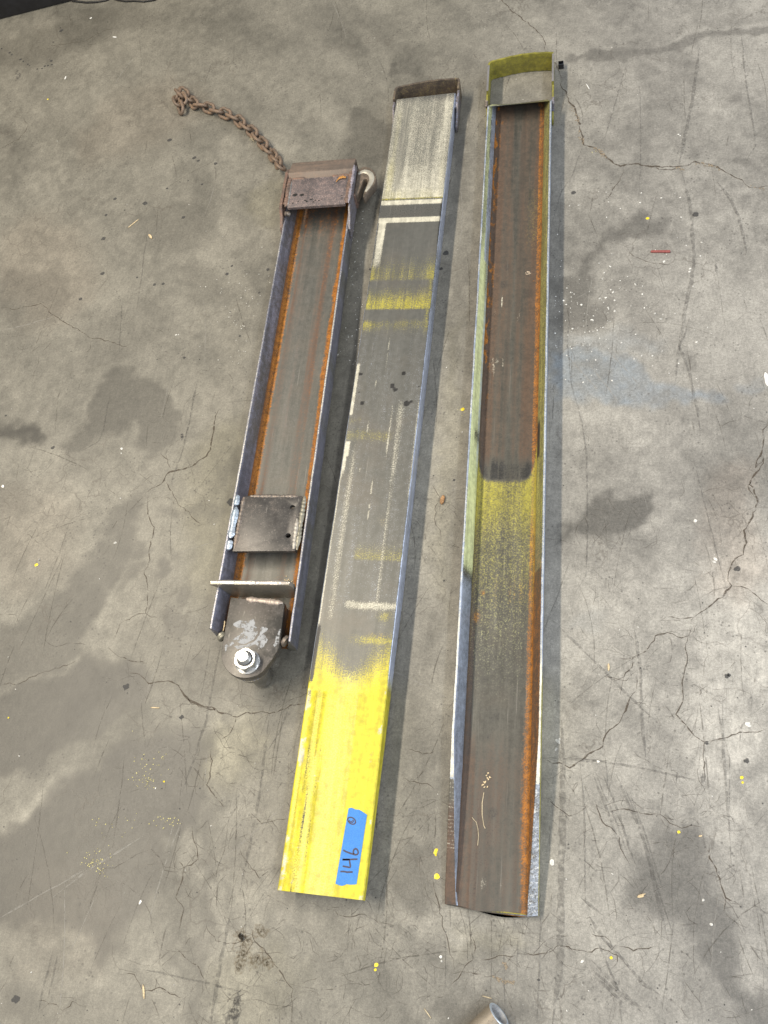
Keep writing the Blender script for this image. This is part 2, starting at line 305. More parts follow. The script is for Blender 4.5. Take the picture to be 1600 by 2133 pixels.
def grade(lo, hi, step, out):
    a = np.arange(lo, hi, step); l = lo - np.geomspace(step*2, out, 16)[::-1]; r = a[-1] + np.geomspace(step*2, out, 16)
    return np.concatenate([l, a, r])
def build_floor():
    xs = grade(-1.78, 0.58, 0.0045, 14.0); ys = grade(-0.32, 2.52, 0.0045, 14.0)
    X, Y = np.meshgrid(xs, ys); nx, ny = len(xs), len(ys)
    V = np.stack([X.ravel(), Y.ravel(), np.zeros(X.size)], 1)
    idx = np.arange(nx*ny).reshape(ny, nx)
    Q = np.stack([idx[:-1, :-1].ravel(), idx[:-1, 1:].ravel(), idx[1:, 1:].ravel(), idx[1:, :-1].ravel()], 1)
    me = bpy.data.meshes.new('floor'); me.vertices.add(len(V)); me.vertices.foreach_set('co', V.ravel())
    me.loops.add(Q.size); me.loops.foreach_set('vertex_index', Q.ravel()); me.polygons.add(len(Q))
    me.polygons.foreach_set('loop_start', np.arange(0, Q.size, 4)); me.polygons.foreach_set('loop_total', np.full(len(Q), 4)); me.update()
    x, y = X.ravel(), Y.ravel()
    wx = x + 0.095*(fbm(x*9, y*9, 4, 3) - .5) + 0.030*(fbm(x*40, y*40, 3, 11) - .5); wy = y + 0.095*(fbm(x*9 + 5, y*9, 4, 5) - .5) + 0.030*(fbm(x*40, y*40 + 9, 3, 13) - .5)
    def acc(lst, mode='max'):
        r = np.zeros(x.shape)
        for poly, s, soft in lst:
            p = poly_w(poly); lo = p.min(0) - .25; hi = p.max(0) + .25
            k = np.where((x > lo[0]) & (x < hi[0]) & (y > lo[1]) & (y < hi[1]))[0]
            d = sdf(p, wx[k], wy[k]); r[k] = np.maximum(r[k], s*(1 - sm(-soft*.55, soft*.40, d)))
        return r
    st = acc(STAINS); li = acc(LIGHTS); bl = acc(BLUES); so = acc(SOURS); wa = acc(WARMS)
    # streaky trowel mottling, mainly along the diagonal
    cx, cy = x*.8 + y*.6, -x*.6 + y*.8
    mot = fbm(x*5, y*5, 5, 21) - .5; mot2 = fbm(cx*16, cy*6, 5, 31) - .5; mot3 = fbm(x*55, y*55, 4, 41) - .5; mot4 = fbm(x*150, y*120, 2, 47) - .5
    patch = sm(.52, .66, fbm(cx*7 + 3, cy*4, 5, 61))
    st = np.clip(st*(1 + .55*mot2 + .35*mot3) , 0, 1)
    v = 0.182*(1 + .46*mot + .55*mot2 + .46*mot3 + .28*mot4)*(1 - .18*patch)
    v = v*(1 + .62*li*(1 + .8*mot3))*(1 - .71*st)
    c = np.stack([v*1.075, v*1.0, v*.815], 1)
    def lerp(c, m, mul): return c*(1 + m[:, None]*(np.array(mul) - 1))
    c = lerp(c, so, (1.0, .975, .80)); c = lerp(c, wa, (1.06, .98, .93)); c = lerp(c, bl*(.75 + .9*mot3 + .5*mot2), (.70, .86, 1.10)); c = lerp(c, st*.6, (1.0, .985, .98))
    lit_right = sm(-.45, .25, x)                     # light falloff painted into the albedo: darker left, brighter and bluer right
    c = lerp(c, lit_right, (.985, 1.0, 1.09)); c *= (.88 + .46*lit_right)[:, None]
    c = np.clip(c, .02, .8)
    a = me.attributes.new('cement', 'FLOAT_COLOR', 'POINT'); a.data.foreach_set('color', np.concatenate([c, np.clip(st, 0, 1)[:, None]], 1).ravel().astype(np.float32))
    t = NT('workshop_concrete')
    at_ = t.attr('cement'); ob = t.obj()
    f1 = t.noise(ob, 210, 4, 0.7); f2 = t.noise(ob, 520, 2, 0.6); f3 = t.noise(t.obj((60, 14, 1)), 3.0, 4, .65)
    mul = t.rng(f1, 0.25, 0.75, 0.70, 1.30, False); colr = t.mix(1.0, at_.outputs['Color'], (1, 1, 1), 'MULTIPLY')
    mm = t.math('MULTIPLY', mul, t.rng(f2, 0.2, 0.8, 0.72, 1.28, False)); mm = t.math('MULTIPLY', mm, t.rng(f3, .25, .75, .9, 1.1, False))
    comb = t.n('ShaderNodeCombineColor'); [t.put(comb.inputs[i], mm) for i in range(3)]
    colr = t.mix(1.0, colr, comb.outputs[0], 'MULTIPLY')
    # pits and dark grit
    pd = t.voro(ob, 95, 'F1', 0); pit = t.math('MULTIPLY', t.rng(pd, 0.10, 0.24, 1, 0), t.rng(t.noise(ob, 9, 3), .46, .62))
    colr = t.mix(t.math('MULTIPLY', pit, .62), colr, (.055, .05, .043))
    # hairline crazing
    wv = t.n('ShaderNodeVectorMath', operation='ADD'); nw = t.n('ShaderNodeTexNoise'); t.put(nw.inputs['Vector'], ob); t.put(nw.inputs['Scale'], 16.0); t.put(nw.inputs['Detail'], 4.0)
    sc_ = t.n('ShaderNodeVectorMath', operation='SCALE'); t.put(sc_.inputs[0], nw.outputs[1]); t.put(sc_.inputs['Scale'], .09)
    t.put(wv.inputs[0], ob); t.put(wv.inputs[1], sc_.outputs[0])
    ce = t.voro(wv.outputs[0], 13, 'DISTANCE_TO_EDGE', 0); ce2 = t.voro(wv.outputs[0], 34, 'DISTANCE_TO_EDGE', 0)
    m1 = t.rng(t.noise(ob, 4.2, 3), .50, .64); m2 = t.rng(t.noise(ob, 3.1, 3, .5, .3), .54, .68)
    cr = t.math('MULTIPLY', t.rng(ce, .006, .022, 1, 0), m1); cr2 = t.math('MULTIPLY', t.rng(ce2, .010, .045, 1, 0), m2)
    cr = t.math('MAXIMUM', cr, t.math('MULTIPLY', cr2, .7))
    colr = t.mix(t.math('MULTIPLY', cr, .42), colr, (.075, .062, .048))
    ro = t.mixf(at_.outputs['Alpha'], 0.54, 0.42); ro = t.math('ADD', ro, t.math('MULTIPLY', t.math('SUBTRACT', f1, .5), .25))
    bs = t.bsdf(Base_Color=colr, Roughness=ro); bs.inputs['Specular IOR Level'].default_value = .5
    hh = t.math('ADD', t.math('MULTIPLY', f1, .6), t.math('SUBTRACT', t.math('MULTIPLY', f2, .35), t.math('MULTIPLY', t.math('MAXIMUM', pit, cr), .6)))
    t.put(bs.inputs['Normal'], t.bump(hh, .16, .0012))
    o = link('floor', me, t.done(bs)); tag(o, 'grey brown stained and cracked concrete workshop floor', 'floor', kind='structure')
    return o
FLOOR = build_floor()

# ribbons for cracks and drag marks, lying on the slab
class Ribbons:
    def __init__(s): s.V = []; s.F = []
    def add(s, pts, width, z=0.0005, jitter=0.0, step=0.006, taper=True, seed=0, wvar=.6):
        r = random.Random(seed); P = [Vector((p[0], p[1])) for p in pts]; Q = [P[0]]
        for a, b in zip(P[:-1], P[1:]):
            n = max(1, int((b - a).length/step)); d = (b - a); nrm = Vector((-d.y, d.x)).normalized() if d.length > 0 else Vector((0, 0))
            off = 0
            for i in range(1, n + 1):
                off = off*.6 + r.gauss(0, jitter); f = i/n
                Q.append(a.lerp(b, f) + nrm*off*(math.sin(PI*f)*.8 + .2))
        base = len(s.V); N = len(Q)
        for i, q in enumerate(Q):
            a = Q[max(i - 1, 0)]; b = Q[min(i + 1, N - 1)]; d = b - a
            nrm = Vector((-d.y, d.x)).normalized() if d.length > 1e-9 else Vector((1, 0))
            f = i/max(1, N - 1); wd = width*(1 + wvar*r.uniform(-1, 1))*(min(1, 5*min(f, 1 - f) + .15) if taper else 1)
            s.V.append((*(q + nrm*wd/2), z)); s.V.append((*(q - nrm*wd/2), z))
        for i in range(N - 1):
            k = base + 2*i; s.F.append((k, k + 1, k + 3, k + 2))
    def build(s, name, m, parent):
        o = link(name, mesh(name, s.V, s.F), m, parent); o['kind'] = 'stuff'; return o
def W(pts): return [at(u, v)[:2] for u, v in pts]
CR = Ribbons(); HAIR = Ribbons()
MAIN = [
 ([(1030, -20), (1062, 20), (1095, 45), (1115, 60), (1132, 80), (1137, 112)], .0022), ([(1150, 122), (1160, 140), (1166, 152)], .0022),
 ([(1166, 152), (1168, 178), (1180, 192), (1186, 213), (1200, 232), (1204, 250), (1212, 280), (1217, 303), (1240, 308), (1262, 325), (1275, 336), (1293, 346), (1322, 341), (1345, 345), (1372, 347), (1410, 348), (1432, 346), (1448, 337), (1475, 342), (1500, 352), (1528, 368), (1545, 374), (1560, 390), (1578, 391), (1610, 388)], .0038),
 ([(1300, 352), (1292, 375), (1280, 390), (1265, 415)], .0018), ([(1365, 348), (1372, 353), (1420, 352)], .0025),
 ([(1610, 872), (1597, 888), (1590, 905), (1588, 935), (1578, 955), (1574, 975), (1590, 955), (1590, 965), (1570, 990), (1562, 1010), (1578, 1040), (1575, 1062), (1560, 1090), (1550, 1105), (1556, 1130), (1548, 1155), (1530, 1165), (1518, 1190), (1516, 1210), (1524, 1220), (1510, 1238), (1485, 1258), (1460, 1275), (1446, 1286), (1440, 1300)], .0030),
 ([(1566, 1000), (1560, 1020), (1572, 1036)], .0018), ([(1446, 1286), (1425, 1288), (1392, 1285)], .0014), ([(1524, 1222), (1560, 1228), (1585, 1250), (1605, 1265)], .0014),
 ([(1452, 1300), (1440, 1322), (1420, 1330), (1390, 1318), (1365, 1325), (1355, 1340), (1335, 1362), (1318, 1370), (1316, 1390), (1300, 1410), (1275, 1414)], .0016),
 ([(1326, 1410), (1326, 1438), (1312, 1455), (1304, 1480), (1290, 1505), (1270, 1520), (1258, 1540), (1256, 1555), (1232, 1568), (1212, 1582), (1187, 1600), (1175, 1592), (1150, 1590), (1128, 1578)], .0026),
 ([(1440, 1310), (1428, 1342), (1432, 1372), (1426, 1400), (1422, 1440), (1418, 1470), (1408, 1488), (1430, 1510), (1440, 1525), (1465, 1545), (1500, 1540), (1560, 1525), (1605, 1515)], .0018),
 ([(1468, 1545), (1468, 1590), (1468, 1630)], .0016), ([(1318, 1370), (1310, 1372), (1290, 1372)], .0012), ([(1310, 1412), (1305, 1418), (1260, 1410)], .0012),
 ([(1140, 1665), (1158, 1680), (1185, 1700), (1200, 1695)], .0013), ([(1235, 1662), (1245, 1685), (1255, 1712), (1272, 1722), (1290, 1745), (1300, 1778), (1312, 1800)], .0020), ([(1272, 1690), (1300, 1685), (1330, 1692), (1365, 1695), (1395, 1715), (1420, 1725), (1460, 1722)], .0016),
 ([(1478, 1755), (1478, 1788), (1492, 1810), (1505, 1850), (1512, 1870), (1550, 1888)], .0020), ([(1512, 1868), (1508, 1900)], .0013), ([(1175, 1970), (1205, 1980), (1250, 1975), (1285, 1990), (1282, 2010), (1272, 2020)], .0015), ([(1290, 1972), (1320, 1980), (1370, 1970)], .0015), ([(1232, 1945), (1260, 1950), (1275, 1975)], .0012),
 ([(270, 1402), (290, 1404), (310, 1424), (330, 1420), (350, 1418), (372, 1428), (384, 1448), (400, 1462), (425, 1472), (455, 1484), (480, 1488), (495, 1494), (515, 1484), (545, 1482), (562, 1486), (585, 1478), (605, 1468), (645, 1466)], .0034),
 ([(384, 1448), (400, 1468), (430, 1476), (455, 1484)], .0022), ([(492, 1494), (488, 1510), (478, 1530), (462, 1540)], .0016),
 ([(458, 850), (447, 880), (440, 930), (430, 950), (412, 962), (400, 972), (378, 978), (352, 984), (342, 1000), (325, 1014), (308, 1024)], .0032), ([(342, 1000), (360, 1030), (378, 1055), (400, 1078), (420, 1095)], .0018),
 ([(308, 1030), (308, 1070), (322, 1098), (312, 1140), (308, 1180), (300, 1190), (308, 1220), (308, 1255), (304, 1278), (330, 1288)], .0018), ([(304, 1278), (275, 1285), (250, 1300), (240, 1330)], .0014), ([(335, 945), (350, 958), (356, 975)], .0012),
 ([(0, 640), (30, 645), (85, 632), (110, 655), (140, 675), (190, 705), (230, 712), (280, 728)], .0016), ([(0, 1425), (40, 1425), (110, 1395), (160, 1375)], .0013), ([(225, 1345), (240, 1362), (280, 1378), (310, 1380)], .0014),
 ([(440, 1560), (438, 1610), (430, 1635), (450, 1660), (468, 1685)], .0016), ([(400, 1720), (412, 1770), (412, 1790), (383, 1808), (380, 1830), (366, 1870), (384, 1893), (376, 1925), (370, 1960)], .0018), ([(383, 1808), (372, 1795)], .0012), ([(365, 1975), (385, 1995), (410, 2010), (425, 2040)], .0016), ([(250, 2030), (280, 2030), (300, 2065), (340, 2060), (380, 2080)], .0016),
 ([(80, 2085), (110, 2090), (130, 2105), (150, 2085), (180, 2098)], .0014), ([(30, 1990), (20, 2010)], .0012), ([(520, 1690), (545, 1715), (570, 1710), (600, 1705)], .0014), ([(500, 1770), (520, 1800), (540, 1830), (560, 1815)], .0014), ([(520, 1930), (530, 1960), (560, 1990), (590, 2030), (610, 2060), (608, 2133)], .0016), ([(430, 1930), (450, 1960), (490, 1965), (520, 1955)], .0012),
 ([(900, 1830), (935, 1975), (945, 1998), (947, 2025)], .0014), ([(983, 1950), (990, 1975), (985, 2000), (960, 2030), (940, 2050)], .0012), ([(1005, 2000), (1030, 1995), (1050, 1990), (1075, 1990)], .0012), ([(935, 2026), (960, 2024), (1000, 2028)], .0010), ([(1090, 1985), (1110, 1990), (1140, 1985), (1160, 1970), (1185, 1972), (1200, 1985)], .0014),
 ([(690, 1895), (720, 1910), (760, 1905), (790, 1925)], .0011), ([(840, 1620), (870, 1630), (905, 1645)], .0012), ([(850, 1560), (880, 1572), (905, 1565)], .0010), ([(900, 1010), (915, 1035), (905, 1080), (920, 1120)], .0011),
 ([(920, 330), (935, 345)], .001), ([(640, 1540), (632, 1500), (636, 1490)], .001), ([(1310, 520), (1322, 535), (1345, 545), (1395, 552)], .0014), ([(0, 310), (40, 290), (60, 260)], .0011),
 ([(95, 95), (140, 92), (180, 85), (200, 72), (240, 60)], .0012),
]
for i, (p, wd) in enumerate(MAIN): CR.add(W(p), wd*.78, .0005, .0016, .0065, True, 100 + i, .75)
# branching hairlines wandering off the traced cracks and across the slab
def wander(x, y, ang, n, wd, seed, z=.0004, dst=HAIR):
    r = random.Random(seed); pts = [(x, y)]; a = ang
    for _ in range(n):
        a += r.gauss(0, .45); L = r.uniform(.006, .018); x += math.cos(a)*L; y += math.sin(a)*L; pts.append((x, y))
        if r.random() < .09 and n > 6: wander(x, y, a + r.choice((-1, 1))*r.uniform(.6, 1.3), n//2, wd*.8, r.randrange(10**6), z, dst)
    dst.add(pts, wd, z, .0004, .008, True, seed, .6)
rr = random.Random(5)
for i in range(80):
    p, _ = rr.choice(MAIN); k = rr.randrange(len(p)); q = at(*p[k]); wander(q[0], q[1], rr.uniform(0, 2*PI), rr.randrange(5, 18), rr.uniform(.0007, .0011), 1000 + i)
zones = [((380, 620), (1480, 2120), 48), ((1180, 1590), (1250, 1700), 34), ((860, 930), (700, 1900), 30), ((1200, 1600), (1700, 2133), 28), ((640, 1100), (1900, 2120), 34), ((0, 420), (600, 1400), 34), ((1200, 1600), (560, 1250), 22), ((400, 1100), (0, 300), 10)]
for (u0, u1), (v0, v1), n in zones:
    for k in range(n):
        q = at(rr.uniform(u0, u1), rr.uniform(v0, v1)); wander(q[0], q[1], rr.uniform(0, 2*PI), rr.randrange(6, 22), rr.uniform(.0006, .0010), rr.randrange(10**6))
CR.build('floor_cracks', film('crack_dirt', (.080, .060, .040), .74, 120, (.30, .52)), FLOOR)
HAIR.build('hairline_cracks', film('hairline_dirt', (.085, .070, .054), .40, 45, (.40, .60)), FLOOR)
# drag marks, tyre rubber and scratches
SCR = Ribbons(); RUB = Ribbons(); PALE = Ribbons()
for i, (p, wd) in enumerate([([(1457, 100), (1445, 190), (1432, 260), (1420, 318), (1414, 350)], .007), ([(1420, 356), (1434, 410), (1442, 470), (1446, 530), (1440, 590), (1428, 640), (1420, 690), (1412, 740), (1406, 800)], .007),
        ([(1494, 380), (1520, 412), (1538, 450), (1548, 490), (1555, 525), (1552, 532)], .006), ([(1543, 70), (1550, 140), (1560, 210), (1572, 280), (1574, 305), (1560, 325), (1553, 343)], .0035),
        ([(1437, 660), (1425, 700), (1415, 722), (1430, 760), (1440, 800), (1452, 850), (1458, 905)], .005), ([(1215, 300), (1190, 370), (1170, 400), (1160, 430), (1150, 465)], .0028), ([(1330, 160), (1334, 230), (1335, 300), (1332, 400)], .0022), ([(1307, 130), (1280, 220), (1262, 280), (1255, 300)], .0022),
        ([(1170, 1500), (1172, 1700), (1168, 1900), (1165, 2030), (1150, 2140)], .010), ([(1208, 1585), (1215, 1660), (1218, 1800), (1220, 1880), (1240, 1900)], .0026), ([(1495, 1470), (1505, 1530), (1510, 1600), (1516, 1700), (1518, 1720)], .004), ([(1505, 1460), (1506, 1530), (1520, 1580), (1518, 1700), (1525, 1820)], .002),
        ([(1235, 1610), (1258, 1670), (1285, 1745), (1300, 1780)], .004), ([(1241, 1608), (1275, 1690), (1308, 1780)], .003), ([(1255, 1610), (1290, 1700), (1320, 1790), (1328, 1810)], .004), ([(1283, 1610), (1310, 1680), (1330, 1720), (1345, 1770), (1372, 1880), (1392, 1960)], .005), ([(1300, 1640), (1340, 1740), (1370, 1850), (1400, 1940)], .003), ([(1312, 1650), (1345, 1740), (1380, 1850)], .003),
        ([(1225, 1905), (1260, 1960), (1300, 2000), (1340, 2050), (1385, 2080)], .005), ([(1232, 2000), (1265, 2035), (1310, 2080), (1350, 2110)], .005), ([(1235, 2020), (1290, 2070), (1340, 2110)], .004), ([(1240, 2035), (1300, 2090)], .004), ([(1232, 1930), (1262, 2000), (1290, 2070), (1296, 2133)], .003),
        ([(1128, 1577), (1250, 1585), (1350, 1603), (1450, 1625)], .004), ([(1160, 1300), (1220, 1360), (1300, 1440), (1370, 1505)], .004), ([(1185, 620), (1182, 720), (1190, 800), (1212, 880), (1222, 950), (1224, 1100), (1220, 1200), (1195, 1240), (1165, 1245)], .003), ([(1445, 960), (1475, 1080), (1500, 1180), (1515, 1230)], .0025),
        ([(230, 820), (215, 900), (205, 920), (170, 940)], .003), ([(410, 800), (395, 880), (385, 910)], .004), ([(395, 880), (380, 940), (355, 1010)], .004), ([(255, 620), (250, 700), (248, 760)], .002), ([(308, 470), (295, 580), (285, 650)], .0025), ([(460, 1340), (430, 1500), (380, 1650)], .004), ([(560, 1500), (540, 1660), (500, 1860)], .005), ([(480, 1900), (455, 2030), (440, 2133)], .006), ([(110, 1980), (90, 2060), (80, 2110)], .004), ([(120, 1990), (100, 2080)], .003), ([(300, 2020), (420, 2045), (520, 2070)], .003), ([(600, 1480), (580, 1530), (560, 1560)], .003),
        ([(1125, 1890), (1124, 2000), (1118, 2133)], .0026), ([(1079, 1950), (1078, 2040)], .002), ([(1050, 1950), (1051, 2133)], .0016), ([(927, 1950), (927, 2070)], .0018), ([(1260, 1570), (1265, 1640)], .002), ([(1320, 1300), (1335, 1400), (1337, 1500), (1345, 1580)], .005), ([(1210, 1870), (1260, 1910)], .004), ([(1182, 1892), (1210, 1910)], .004)]):
    RUB.add(W(p), wd, .0007, .0006, .012, True, 300 + i, .35)
for i in range(260):
    u = rr.uniform(-20, 1620); v = rr.uniform(0, 2133); q = at(u, v); L = rr.uniform(.03, .22); a = rr.gauss(PI/2 - .06, .14) if rr.random() < .8 else rr.uniform(0, PI)
    b = rr.gauss(0, .12); pts = [(q[0] + math.cos(a + b*t)*L*t, q[1] + math.sin(a + b*t)*L*t) for t in (0, .25, .5, .75, 1)]
    (SCR if rr.random() < .85 else PALE).add(pts, rr.uniform(.0008, .0022), .0003, .0003, .012, True, 4000 + i, .4)
for i, p in enumerate([[(0, 690), (60, 675), (112, 660)], [(0, 1912), (90, 1860), (180, 1810)], [(110, 1870), (180, 1815), (300, 1740)], [(1180, 740), (1260, 830)], [(1230, 760), (1290, 840)], [(1260, 720), (1330, 800)], [(1370, 1160), (1400, 1175), (1420, 1210)]]): PALE.add(W(p), .003, .0003, .0005, .012, True, 900 + i, .5)
RUB.build('drag_marks', film('rubber_smear', (.095, .088, .080), .34, 120, (.3, .65)), FLOOR)
SCR.build('scratches', film('scratch_grime', (.095, .083, .066), .36, 90, (.32, .6)), FLOOR)
PALE.build('pale_scratches', film('scratch_pale', (.40, .38, .34), .40, 90, (.32, .6)), FLOOR)

# spots: irregular flat discs
class Spots:
    def __init__(s): s.V = []; s.F = []
    def add(s, x, y, r, seed, z=.0006, h=0.0, asp=1.0, rot=0.0, n=11, rough=.25):
        q = random.Random(seed); b = len(s.V); s.V.append((x, y, z + h))
        for k in range(n):
            t = 2*PI*k/n; rad = r*(1 + q.uniform(-rough, rough)); px, py = rad*math.cos(t)*asp, rad*math.sin(t)
            s.V.append((x + px*math.cos(rot) - py*math.sin(rot), y + px*math.sin(rot) + py*math.cos(rot), z))
        for k in range(n): s.F.append((b, b + 1 + k, b + 1 + (k + 1) % n))
    def build(s, name, m, parent, kind='stuff'):
        o = link(name, mesh(name, s.V, s.F), m, parent)
        if kind: o['kind'] = kind
        return o
OIL = Spots()
for i, (u, v, r) in enumerate([(353, 292, 5.5), (405, 329, 5), (413, 335, 3.5), (449, 341, 4.5), (240, 414, 4.5), (302, 424, 5.5), (221, 448, 3.5), (260, 438, 2.2), (382, 453, 4.5), (216, 497, 5.5), (214, 570, 5), (473, 571, 4), (483, 554, 3), (558, 562, 4), (322, 593, 3.5), (340, 591, 3.5), (168, 623, 4.5), (348, 393, 3), (421, 384, 3), (392, 377, 2), (128, 64, 5), (126, 58, 2.5), (111, 88, 2.5),
        (110, 933, 4), (12, 866, 2.5), (263, 1431, 6), (33, 2081, 6.5), (378, 1494, 4), (929, 527, 7), (919, 560, 4), (771, 561, 3), (753, 1085, 3), (483, 1046, 9), (1536, 1185, 5), (1195, 402, 5), (1449, 447, 6), (1472, 1548, 3), (500, 700, 2.5), (540, 610, 2.5), (380, 910, 3), (379, 905, 2), (384, 745, 3), (148, 130, 0.1), (286, 578, 2.5),
        (3, 102, 3), (20, 110, 4), (25, 114, 3), (43, 124, 4), (49, 128, 3), (58, 134, 3), (62, 137, 2), (78, 144, 2.5), (88, 143, 2.5), (94, 138, 3), (100, 137, 3), (107, 127, 4), (108, 135, 3), (1515, 1408, 4), (1518, 1406, 3), (1555, 1585, 4), (946, 1000, 2.5), (925, 1210, 2), (1122, 2041, 2)]):
    q = at(u, v); OIL.add(q[0], q[1], r/1050., i, asp=1.15, rot=.4)
for k in range(260):
    q = at(rr.uniform(0, 1600), rr.uniform(0, 2133)); OIL.add(q[0], q[1], rr.uniform(.0006, .0014), 50 + k, n=7)
OIL.build('oil_spots', film('oil_drop', (.055, .054, .053), .70, 300, (.2, .45)), FLOOR)
SMEAR = Spots()
for i, (u, v, r, a, ro) in enumerate([(38, 160, 9, .3, -.15), (380, 910, 4, .45, 0), (492, 2100, 12, .35, -.2), (484, 2120, 14, .5, -.1), (36, 150, 6, .3, -.2), (1492, 560, 5, .3, .1), (1465, 1620, 5, .3, -.2), (1410, 1618, 4, .25, -.2), (1564, 1450, 3, .3, 0)]):
    q = at(u, v); SMEAR.add(q[0], q[1], r/520., i, .0005, 0, a, ro, 14, .3)
SMEAR.build('grease_smears', film('grease', (.072, .068, .066), .40, 150, (.36, .62)), FLOOR)
RS = Spots()
for (u, v, r, n) in [(508, 1955, 18, 26), (540, 1938, 12, 12), (502, 1990, 14, 14), (530, 1995, 18, 16), (555, 2002, 9, 8), (500, 2015, 10, 8)]:
    for k in range(n):
        q = at(u + rr.gauss(0, r*.45), v + rr.gauss(0, r*.5)); RS.add(q[0], q[1], rr.uniform(.002, .0075), rr.randrange(10**6), .0006, 0, rr.uniform(.6, 1.5), rr.uniform(0, 3), 9, .4)
RS.build('rust_stain', film('rust_stain', (.17, .115, .05), .26, 260, (.34, .66)), FLOOR)
# white paint specks (nobody could count them), thickest beside the right-hand channel
SP = Spots()
def speck(u, v, r): 
    q = at(u, v); SP.add(q[0], q[1], r, rr.randrange(10**6), .0006, .0006, rr.uniform(.8, 1.7), rr.uniform(0, 3), 7, .3)
for k in range(120):
    speck(1155 + abs(rr.gauss(0, 110)), rr.gauss(640, 50), rr.choice([.0006, .0007, .0008, .0009, .0012, .0020]))
for k in range(70): speck(rr.uniform(1160, 1480), rr.uniform(380, 820), rr.uniform(.0007, .0016))
for k in range(90): speck(rr.gauss(735, 18) , rr.uniform(430, 760), rr.uniform(.0007, .0012))
for k in range(170): speck(rr.uniform(0, 1600), rr.uniform(0, 2133), rr.choice([.0005, .0006, .0007, .0010]))
for k in range(60): speck(rr.gauss(510, 40), rr.uniform(560, 760), rr.uniform(.0006, .0012))
for u, v, r in [(240, 1131, 4.2), (6, 1013, 4.4), (254, 935, 3.2), (253, 944, 2), (251, 1038, 2.2), (367, 698, 3.2), (372, 697, 2.4), (1557, 1508, 5), (1560, 1512, 4), (1345, 1480, .1), (1213, 2002, 3), (918, 1993, 3.2), (920, 2002, 2), (1162, 1545, 4), (1165, 1540, 2.5), (1158, 1560, 3), (1150, 1797, 5), (1246, 1586, 3), (1448, 1085, 4), (1490, 1165, 3.4), (1488, 1170, 3), (1413, 280, 3), (1417, 283, 2), (1383, 545, 4), (1437, 560, 4), (1436, 566, 3), (1465, 1875, 3), (1482, 1926, 3), (292, 1880, 3.2), (324, 1642, 2), (963, 900, 2.5)]: speck(u, v, r/1400.)
SP.build('white_paint_specks', plain('white_paint_drop', (.60, .585, .54), .6, 0, .3, 60), FLOOR)
YS = Spots()
for (u, v, su, sv, n, ro) in [(300, 1625, 14, 12, 60, 0), (200, 1795, 20, 14, 90, 0), (345, 1710, 14, 10, 40, 0), (240, 1720, 30, 14, 30, 0), (310, 1590, 30, 20, 40, 0), (962, 855, 6, 5, 14, 0), (1240, 318, 8, 4, 6, 0)]:
    for k in range(int(n*.6)):
        q = at(u + rr.gauss(0, su), v + rr.gauss(0, sv) - .0); YS.add(q[0], q[1], rr.uniform(.0005, .0011), rr.randrange(10**6), .0006, .0004, 1.2, 0, 6, .3)
YS.build('yellow_overspray', plain('yellow_dust', (.52, .47, .20), .7, 0, .2), FLOOR)
ypaint = plain('yellow_paint_drop', (.80, .64, .03), .4, 0, .12, 300)
for i, (u, v, r) in enumerate([(910, 1826, 5.2), (909, 1771, 3.2), (907, 1776, 3.0), (908, 1781, 2), (76, 1177, 4.0), (1349, 455, 3.8), (1545, 1620, 3.0), (1547, 1630, 2.2), (964, 853, 4.2), (1414, 1733, 2.6), (1273, 1995, 2.4), (784, 2010, 3.6), (782, 2020, 2.4), (18, 1495, 1.8), (342, 1628, 1.8), (100, 207, 2.6)]):
    s = Spots(); q = at(u, v); s.add(0, 0, r/1150., 700 + i, .0006, .0009, 1.1, .6, 14, .14); o = s.build('yellow_paint_drop', ypaint, FLOOR, None); o.location = (q[0], q[1], 0)
CRUMB = Spots()
for (p, n) in [([(1188, 222), (1200, 240), (1206, 260)], 26), ([(1205, 270), (1215, 300)], 16), ([(1238, 310), (1252, 316), (1262, 328)], 46), ([(1455, 340), (1475, 343), (1500, 352)], 30), ([(1410, 350), (1425, 352)], 12), ([(1560, 386), (1590, 392)], 8), ([(1030, 2035), (1042, 2042), (1058, 2046), (1075, 2050)], 34), ([(1052, 2000), (1056, 2018)], 10)]:
    for k in range(n):
        i = rr.randrange(len(p) - 1); f = rr.random(); u = p[i][0]*(1 - f) + p[i + 1][0]*f + rr.gauss(0, 2.2); v = p[i][1]*(1 - f) + p[i + 1][1]*f + rr.gauss(0, 2.0)
        q = at(u, v); CRUMB.add(q[0], q[1], rr.uniform(.0007, .0018), rr.randrange(10**6), .0006, .001, 1.2, 0, 6, .35)
CRUMB.build('crack_crumbs', plain('sandy_crumb', (.26, .21, .15), .8, 0, .4, 900), FLOOR)

